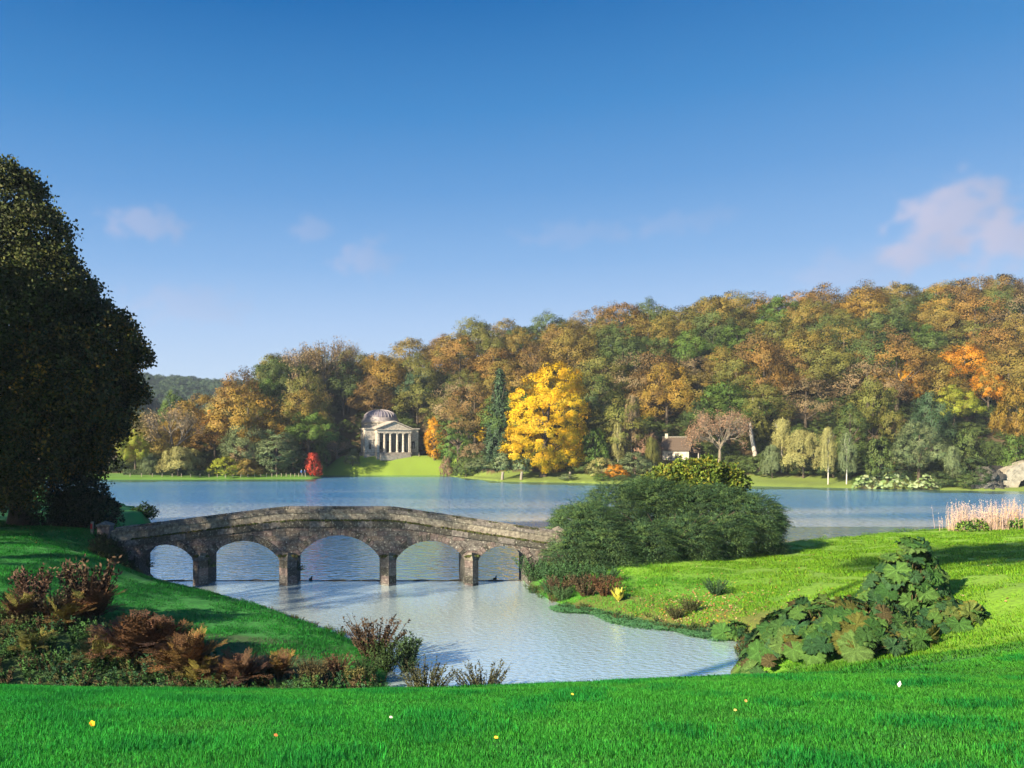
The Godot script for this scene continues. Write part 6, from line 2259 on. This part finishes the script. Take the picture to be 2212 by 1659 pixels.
func build_right_bank():
	rng.seed = 150
	var w1 := weed(80, 1.0, 0.8, 0.085)
	var list := [["dock_clump", w1, 12.2, 48.9, 1.2, Color(0.10, 0.065, 0.04), "brown dock clump on the right bank nearest the bridge"],
		["dock_clump", w1, 13.4, 47.2, 1.3, Color(0.09, 0.07, 0.04), "brown-green dock clump in front of the feathery bush"],
		["dock_clump", w1, 14.3, 46.4, 1.2, Color(0.12, 0.065, 0.035), "red-brown dock clump right of the brown-green one"],
		["nettle_bed", w1, 12.4, 51.5, 1.5, Color(0.05, 0.13, 0.05), "green nettle bed under the bridge's right end"],
		["nettle_bed", w1, 13.6, 50.2, 1.4, Color(0.055, 0.14, 0.05), "green nettle bed below the feathery bush"],
		["nettle_bed", w1, 15.2, 49.3, 1.1, Color(0.05, 0.13, 0.055), "low green nettles at the lower edge of the feathery bush"],
		["nettle_bed", w1, 11.8, 54.0, 1.7, Color(0.05, 0.12, 0.045), "leafy green growth in the rightmost arch's corner"],
		["nettle_bed", w1, 11.9, 49.6, 1.0, Color(0.05, 0.13, 0.05), "green nettles hanging over the water right of the rightmost pier"],
		["nettle_bed", w1, 12.1, 47.9, 0.9, Color(0.06, 0.14, 0.05), "green weeds between the first two brown docks and the water"],
		["bank_weed", w1, 17.6, 42.6, 0.8, Color(0.08, 0.10, 0.04), "green-brown weed halfway along the right bank"],
		["bank_weed", w1, 19.8, 44.4, 0.9, Color(0.05, 0.12, 0.05), "blue-green weed patch in the right lawn above the leaf litter"],
		["bank_weed", w1, 16.6, 42.0, 0.7, Color(0.07, 0.08, 0.035), "dark sedge tuft at the waterline below the leaf litter"]]
	for l in list:
		var o := obj(l[0], l[1], tone_mat2(l[5]))
		o.position = on_ground(l[2], l[3], -0.03)
		o.scale = Vector3.ONE * l[4]
		o.rotation.y = rng.randf_range(0, TAU)
		tag(o, l[6], "plant", "weeds of the near banks")
	# ragged growth along the waterlines
	var edge_sp := weed(7, 0.42, 0.3, 0.07)
	var edge_rows := PackedFloat32Array()
	for e in [[[Vector2(11.1, 52.5), Vector2(10.9, 50.7), Vector2(11.6, 46.4), Vector2(13, 44.8), Vector2(15.7, 41), Vector2(17.8, 39.7), Vector2(18.2, 38.2), Vector2(17, 36)], 260], [[Vector2(-14.9, 53.3), Vector2(-11, 50), Vector2(-7.6, 46.8), Vector2(-4.7, 44), Vector2(-0.8, 39.8), Vector2(0.8, 36.5), Vector2(1.5, 34)], 200]]:
		var line: Array = e[0]
		for i in int(e[1]):
			var k := rng.randi() % (line.size() - 1)
			var p: Vector2 = line[k].lerp(line[k + 1], rng.randf()) + Vector2(rng.randfn(0, 0.35), rng.randfn(0, 0.35))
			if sample(gs, p.x, p.y) < -0.05:
				continue
			row(edge_rows, frame(Vector3.UP, rng.randf_range(0, TAU)) * Basis.from_scale(Vector3.ONE * rng.randf_range(0.4, 1.1)), on_ground(p.x, p.y, -0.02))
			var ec: Color = [Color(0.05, 0.11, 0.035), Color(0.08, 0.11, 0.035), Color(0.11, 0.09, 0.035), Color(0.035, 0.09, 0.04)][rng.randi() % 4]
			edge_rows.append_array(PackedFloat32Array([ec.r, ec.g, ec.b, 1]))
	tag(copies("waterside_weeds", edge_sp, mats["tinted_dry"], edge_rows, true), "ragged weeds along the edges of the inlet", "weeds", "", "stuff")
	# yellow-green broad-leaved waterside plant
	var leafs := big_leaves()
	var t := thing("skunk_lily", "yellow-green strap-leaved plant by the water below the lawn", "plant", on_ground(14.6, 45.2))
	for i in 22:
		var a := i * 2.4
		var b := Build.new()
		var out := Vector3(cos(a), 0, sin(a))
		b.leaf(Vector3.ZERO, out * rng.randf_range(0.2, 0.55) + Vector3(0, rng.randf_range(0.5, 1.0), 0), Vector3(-sin(a), 0, cos(a)) * 0.13, (Vector3.UP * 0.5 - out).normalized())
		obj("leaf", b.done(), tone_mat([Color(0.42, 0.42, 0.05), Color(0.30, 0.34, 0.05), Color(0.5, 0.46, 0.09)][i % 3]), t)
	# floating cress along the waterline
	var pad := spray(16, 0.28, 0.10, 0.5)
	var rows := PackedFloat32Array()
	var edge := [Vector2(11.5, 46.6), Vector2(13.0, 44.9), Vector2(15.5, 41.3), Vector2(17.6, 39.9), Vector2(18.0, 38.6)]
	for i in 3400:
		var t2 := rng.randf() * 3.999
		var k := int(t2)
		var p: Vector2 = edge[k].lerp(edge[k + 1], t2 - k)
		var bulge := 0.35 + 0.9 * pow(absf(sin(t2 * 2.6 + 0.4)), 1.5)
		var side: Vector2 = (edge[k + 1] - edge[k]).orthogonal().normalized()
		if side.x > 0:
			side = -side
		p += side * (rng.randf_range(-0.5, bulge))
		if t2 > 3.1 and rng.randf() < 0.8:
			continue
		row(rows, frame(Vector3.UP, rng.randf_range(0, TAU)) * Basis.from_scale(Vector3(1, 0.35, 1) * rng.randf_range(0.6, 1.2)), Vector3(p.x, maxf(0.03, ground(p.x, p.y) + 0.05), -p.y))
		var c: Color = [Color(0.07, 0.22, 0.09), Color(0.06, 0.19, 0.07), Color(0.10, 0.26, 0.10)][rng.randi() % 3]
		rows.append_array(PackedFloat32Array([c.r, c.g, c.b, 1]))
	tag(copies("water_cress", pad, mats["tinted"], rows, true), "bright green floating cress mats along the right waterline", "water plants", "", "stuff")
	# fallen leaves
	var b := Build.new()
	for s in [-1.0, 1.0]:
		b.quad(Vector3(0, 0.012, -0.5), Vector3(0, 0.012, 0.5), Vector3(s * 0.42, 0.22, 0.2), Vector3(s * 0.42, 0.2, -0.3), Vector3.UP)
	rows = PackedFloat32Array()
	for i in 2100:
		var x: float
		var d: float
		var kind := rng.randf()
		if kind < 0.5:
			x = 15.5 + rng.randfn(0, 2.0) + 2.5
			d = 42.8 + rng.randfn(0, 1.8)
		elif kind < 0.88:
			x = rng.randf_range(13, 50)
			d = rng.randf_range(30, 64)
		else:
			x = rng.randf_range(-24, -14)
			d = rng.randf_range(48, 57)
		if sample(gs, x, d) < 0.4:
			continue
		var s := rng.randf_range(0.06, 0.12)
		row(rows, frame((slope(x, d) + ball() * 0.35).normalized(), rng.randf_range(0, TAU)) * Basis.from_scale(Vector3(s, s, s)), on_ground(x, d, 0.035))
		var c: Color = [Color(0.24, 0.12, 0.05), Color(0.28, 0.18, 0.08), Color(0.34, 0.17, 0.035), Color(0.17, 0.085, 0.045), Color(0.34, 0.27, 0.15)][rng.randi() % 5]
		rows.append_array(PackedFloat32Array([c.r, c.g, c.b, 1]))
	tag(copies("fallen_leaves", b.done(), mats["tinted_dry"], rows, true), "scattered fallen autumn leaves on the banks", "fallen leaves", "", "stuff")


func tuft(n: int, reach: float, high: float, wide: float, dry := 0.06) -> ArrayMesh:
	var b := Build.new()
	for i in n:
		var p := Vector3(rng.randf_range(-reach, reach), -0.01, rng.randf_range(-reach, reach))
		var a := rng.randf_range(0, TAU)
		var lean := rng.randf_range(0.1, 0.9)
		var h := high * rng.randf_range(0.5, 1.15)
		var side := Vector3(cos(a), 0, sin(a))
		var w := Vector3(-sin(a), 0, cos(a)) * wide * rng.randf_range(0.7, 1.3)
		b.col = Color(rng.randf_range(0.6, 1.0), rng.randf_range(0.72, 1.0), rng.randf_range(0.6, 1.0))
		if rng.randf() < dry:
			b.col = Color(1, 0.75, 1)
		var nn := (Vector3.UP * 1.1 - side * 0.25 + ball() * 0.4).normalized()
		b.blade(p, side * h * lean + Vector3(0, h, 0), w, nn)
	return b.done()


func build_grass():
	rng.seed = 160
	var near := [tuft(1000, 0.30, 0.042, 0.0028), tuft(1000, 0.30, 0.050, 0.0030), tuft(950, 0.30, 0.034, 0.0028), tuft(800, 0.30, 0.068, 0.0032)]
	var m := FastNoiseLite.new()
	m.seed = 17
	m.frequency = 0.5
	m.fractal_octaves = 3
	var beds := [PackedFloat32Array(), PackedFloat32Array(), PackedFloat32Array(), PackedFloat32Array()]
	var x := -8.5
	while x < 18.0:
		var d := 4.8
		while d < (13.6 if x < 2.0 else 17.5):
			var px := x + rng.randf_range(-0.12, 0.12)
			var pd := d + rng.randf_range(-0.12, 0.12)
			d += 0.32
			if px / pd < -0.56 or px / pd > 0.95:
				continue
			var v := m.get_noise_2d(px, pd) + rng.randf_range(-0.25, 0.25)
			var k := 3 if v > 0.36 else (2 if v < -0.25 else rng.randi() % 2)
			var rows: PackedFloat32Array = beds[k]
			row(rows, frame(slope(px, pd), rng.randf_range(0, TAU)) * Basis.from_scale(Vector3(1, rng.randf_range(0.75, 1.25), 1)), on_ground(px, pd, 0.012))
			var c := Color(0.045, 0.46, 0.055).lerp(Color(0.12, 0.50, 0.045), clampf(0.25 + px / 14.0 + v * 0.5, 0, 1))  # yellower to the right: sunlight painted into the grass colour
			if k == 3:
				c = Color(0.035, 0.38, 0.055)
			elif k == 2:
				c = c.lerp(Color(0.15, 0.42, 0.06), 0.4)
			c *= rng.randf_range(0.82, 1.1)
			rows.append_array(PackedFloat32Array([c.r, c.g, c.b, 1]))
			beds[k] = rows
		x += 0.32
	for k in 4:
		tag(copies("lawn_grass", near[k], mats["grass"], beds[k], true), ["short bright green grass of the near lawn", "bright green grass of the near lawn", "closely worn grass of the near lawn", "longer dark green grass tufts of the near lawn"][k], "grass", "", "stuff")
	var far := [tuft(420, 0.75, 0.10, 0.011), tuft(380, 0.75, 0.13, 0.013)]
	for k in 2:
		var rows := PackedFloat32Array()
		x = -28.0
		while x < 64.0:
			var d := 13.4
			while d < 74.0:
				var px := x + rng.randf_range(-0.3, 0.3)
				var pd := d + rng.randf_range(-0.3, 0.3)
				d += 0.8 + 0.008 * d
				if rng.randi() % 2 != k or px / pd < -0.50 or px / pd > 0.88 or sample(gs, px, pd) < 0.5:
					continue
				if px > -3.0 and px < 8.0 and pd > 15.0 and pd < 28.0:
					continue
				if px < 0.5 and pd > 26.0 and pd < 33.5:
					continue
				var v := m.get_noise_2d(px * 0.4, pd * 0.4)
				row(rows, frame(slope(px, pd), rng.randf_range(0, TAU)) * Basis.from_scale(Vector3(1, rng.randf_range(0.7, 1.3) * (0.5 if pd < 20.0 else 1.0), 1)), on_ground(px, pd))
				var c := Color(0.03, 0.27, 0.03).lerp(Color(0.21, 0.43, 0.02), smoothstep(4.0, 26.0, px + v * 6.0 - absf(pd - 40.0) * 0.08))  # right bank blades tinted yellow to look sunlit
				c *= rng.randf_range(0.85, 1.1)
				rows.append_array(PackedFloat32Array([c.r, c.g, c.b, 1]))
			x += 0.95
		tag(copies("bank_grass", far[k], mats["grass"], rows, true), ["mown grass of the lake banks", "taller grass of the lake banks"][k], "grass", "", "stuff")


func build_small_things():
	rng.seed = 170
	# curled leaves and a white feather lying on the near lawn
	var list := [[-2.55, 7.55, 0.053, Color(0.85, 0.40, 0.02), "orange fallen leaf on the near lawn at lower left"], [1.17, 6.9, 0.031, Color(0.75, 0.45, 0.04), "yellow-orange fallen leaf low in the middle of the near lawn"], [-0.75, 7.0, 0.031, Color(0.40, 0.16, 0.05), "rust-brown fallen leaf left of the middle of the near lawn"], [3.9, 8.3, 0.031, Color(0.62, 0.40, 0.12), "tan fallen leaf on the right of the near lawn"], [4.3, 8.9, 0.031, Color(0.45, 0.22, 0.08), "brown fallen leaf right of the tan one"], [2.6, 9.8, 0.031, Color(0.7, 0.5, 0.05), "small yellow leaf near the lawn's crest"], [0.3, 8.0, 0.031, Color(0.72, 0.70, 0.62), "pale whitish leaf in the middle of the near lawn"]]
	for l in list:
		var b := Build.new()
		for i in 10:
			var a0 := TAU * i / 10.0
			var a1 := TAU * (i + 1) / 10.0
			var r0: float = 1.0 if i % 2 else 0.8
			var r1: float = 0.8 if i % 2 else 1.0
			b.tri(Vector3(0, 0.1, 0), Vector3(cos(a0) * r0 * 0.8, 0.35 * absf(cos(a0)), sin(a0) * r0), Vector3(cos(a1) * r1 * 0.8, 0.35 * absf(cos(a1)), sin(a1) * r1), Vector3.UP)
		var o := obj("fallen_leaf", b.done(), tone_mat2(l[3]))
		o.transform = Transform3D(frame((Vector3(0, 1, 0.9) + ball() * 0.3).normalized(), rng.randf_range(0, TAU)) * Basis.from_scale(Vector3.ONE * l[2] * 0.65), on_ground(l[0], l[1], 0.055))
		tag(o, l[4], "leaf", "leaves on the near lawn")
	var b := Build.new()
	b.col = Color(0.85, 0.85, 0.85)
	b.leaf(Vector3(0, 0, 0), Vector3(0.02, 0.08, 0), Vector3(0.02, 0, 0.01), Vector3(0, 0.3, 1).normalized())
	b.leaf(Vector3(0.01, 0, 0.01), Vector3(-0.02, 0.06, 0.02), Vector3(0.016, 0, -0.01), Vector3(0, 0.3, 1).normalized())
	var o := obj("white_feather", b.done(), mats["tinted"])
	o.position = on_ground(6.75, 10.0, 0.05)
	tag(o, "small white feather standing in the grass at lower right", "feather")
	# marker stake at the left end of the bridge
	b = Build.new()
	b.block(Vector3(-0.09, -0.3, -0.09), Vector3(0.09, 0.85, 0.09), 0.02)
	var t := thing("marker_stake", "short pale wooden stake with a red band left of the bridge pillar", "stake", on_ground(-18.3, 54.2))
	obj("stake", b.done(), mats["post_wood"], t)
	b = Build.new()
	b.box(Vector3(-0.093, 0.35, 0.0), Vector3(0.04, 0.72, 0.094))
	var rm := plain_mat("red_paint", 0.45, 0.03, 0.03)
	obj("band", b.done(), rm, t)
	# dark water birds by the weir
	for w in [[-3.55, 55.9, 0.9, "dark coot swimming beyond the weir under the middle arch"], [9.4, 56.0, 0.7, "small dark duck by the weir under the right arch"]]:
		var blk := Color(0.02, 0.02, 0.022)
		var k := [[Vector3(-0.12, 0.06, 0), Vector3(0.10, 0.07, 0), 0.07, 0.095, blk], [Vector3(-0.22, 0.10, 0), Vector3(-0.12, 0.07, 0), 0.025, 0.06, blk], [Vector3(0.13, 0.12, 0), Vector3(0.17, 0.24, 0), 0.05, 0.035, blk], [Vector3(0.17, 0.26, 0), Vector3(0.19, 0.26, 0), 0.045, 0.042, blk], [Vector3(0.22, 0.25, 0), Vector3(0.27, 0.24, 0), 0.016, 0.008, Color(0.7, 0.65, 0.55)]]
		o = obj("water_bird", figure(k, 0.016), mats["cloth"])
		o.position = Vector3(w[0], 0.0, -w[1])
		o.rotation.y = w[2]
		o.scale = Vector3.ONE * 0.85
		tag(o, w[3], "bird", "water birds")
	# drift of twigs caught on the weir
	for i in 9:
		var x := -14.0 + i * 2.9 + rng.randf_range(-0.7, 0.7)
		b = Build.new()
		b.tube([Vector3(0, 0.02, 0), Vector3(rng.randf_range(0.3, 0.7), 0.05, rng.randf_range(-0.1, 0.1)), Vector3(rng.randf_range(0.9, 1.4), 0.03, 0)], [0.02, 0.03, 0.015], 5)
		o = obj("drift_stick", b.done(), mats["bark"])
		o.position = Vector3(x, 0.02, -55.45)
		tag(o, "dark drifted stick caught on the weir, %s of nine from left" % ORDER[i], "stick", "drift sticks on the weir")
	# ferns and seedlings growing from the piers
	var sp := weed(10, 0.5, 0.35, 0.10)
	for p in [[-10.3, 1.3, 0.15, "small green seedling on the right side of the leftmost pier"], [-4.35, 1.0, -0.2, "small weed on the right side of the second pier"], [-14.95, 1.0, -1.6, "trailing weed on the left abutment inside the first arch"]]:
		o = obj("pier_weed", sp, tone_mat2(Color(0.05, 0.11, 0.05)))
		o.position = Vector3(p[0], p[1], FRONT + p[2])
		o.rotation = Vector3(0, 0, -0.9)
		tag(o, p[3], "plant", "weeds on the bridge piers")
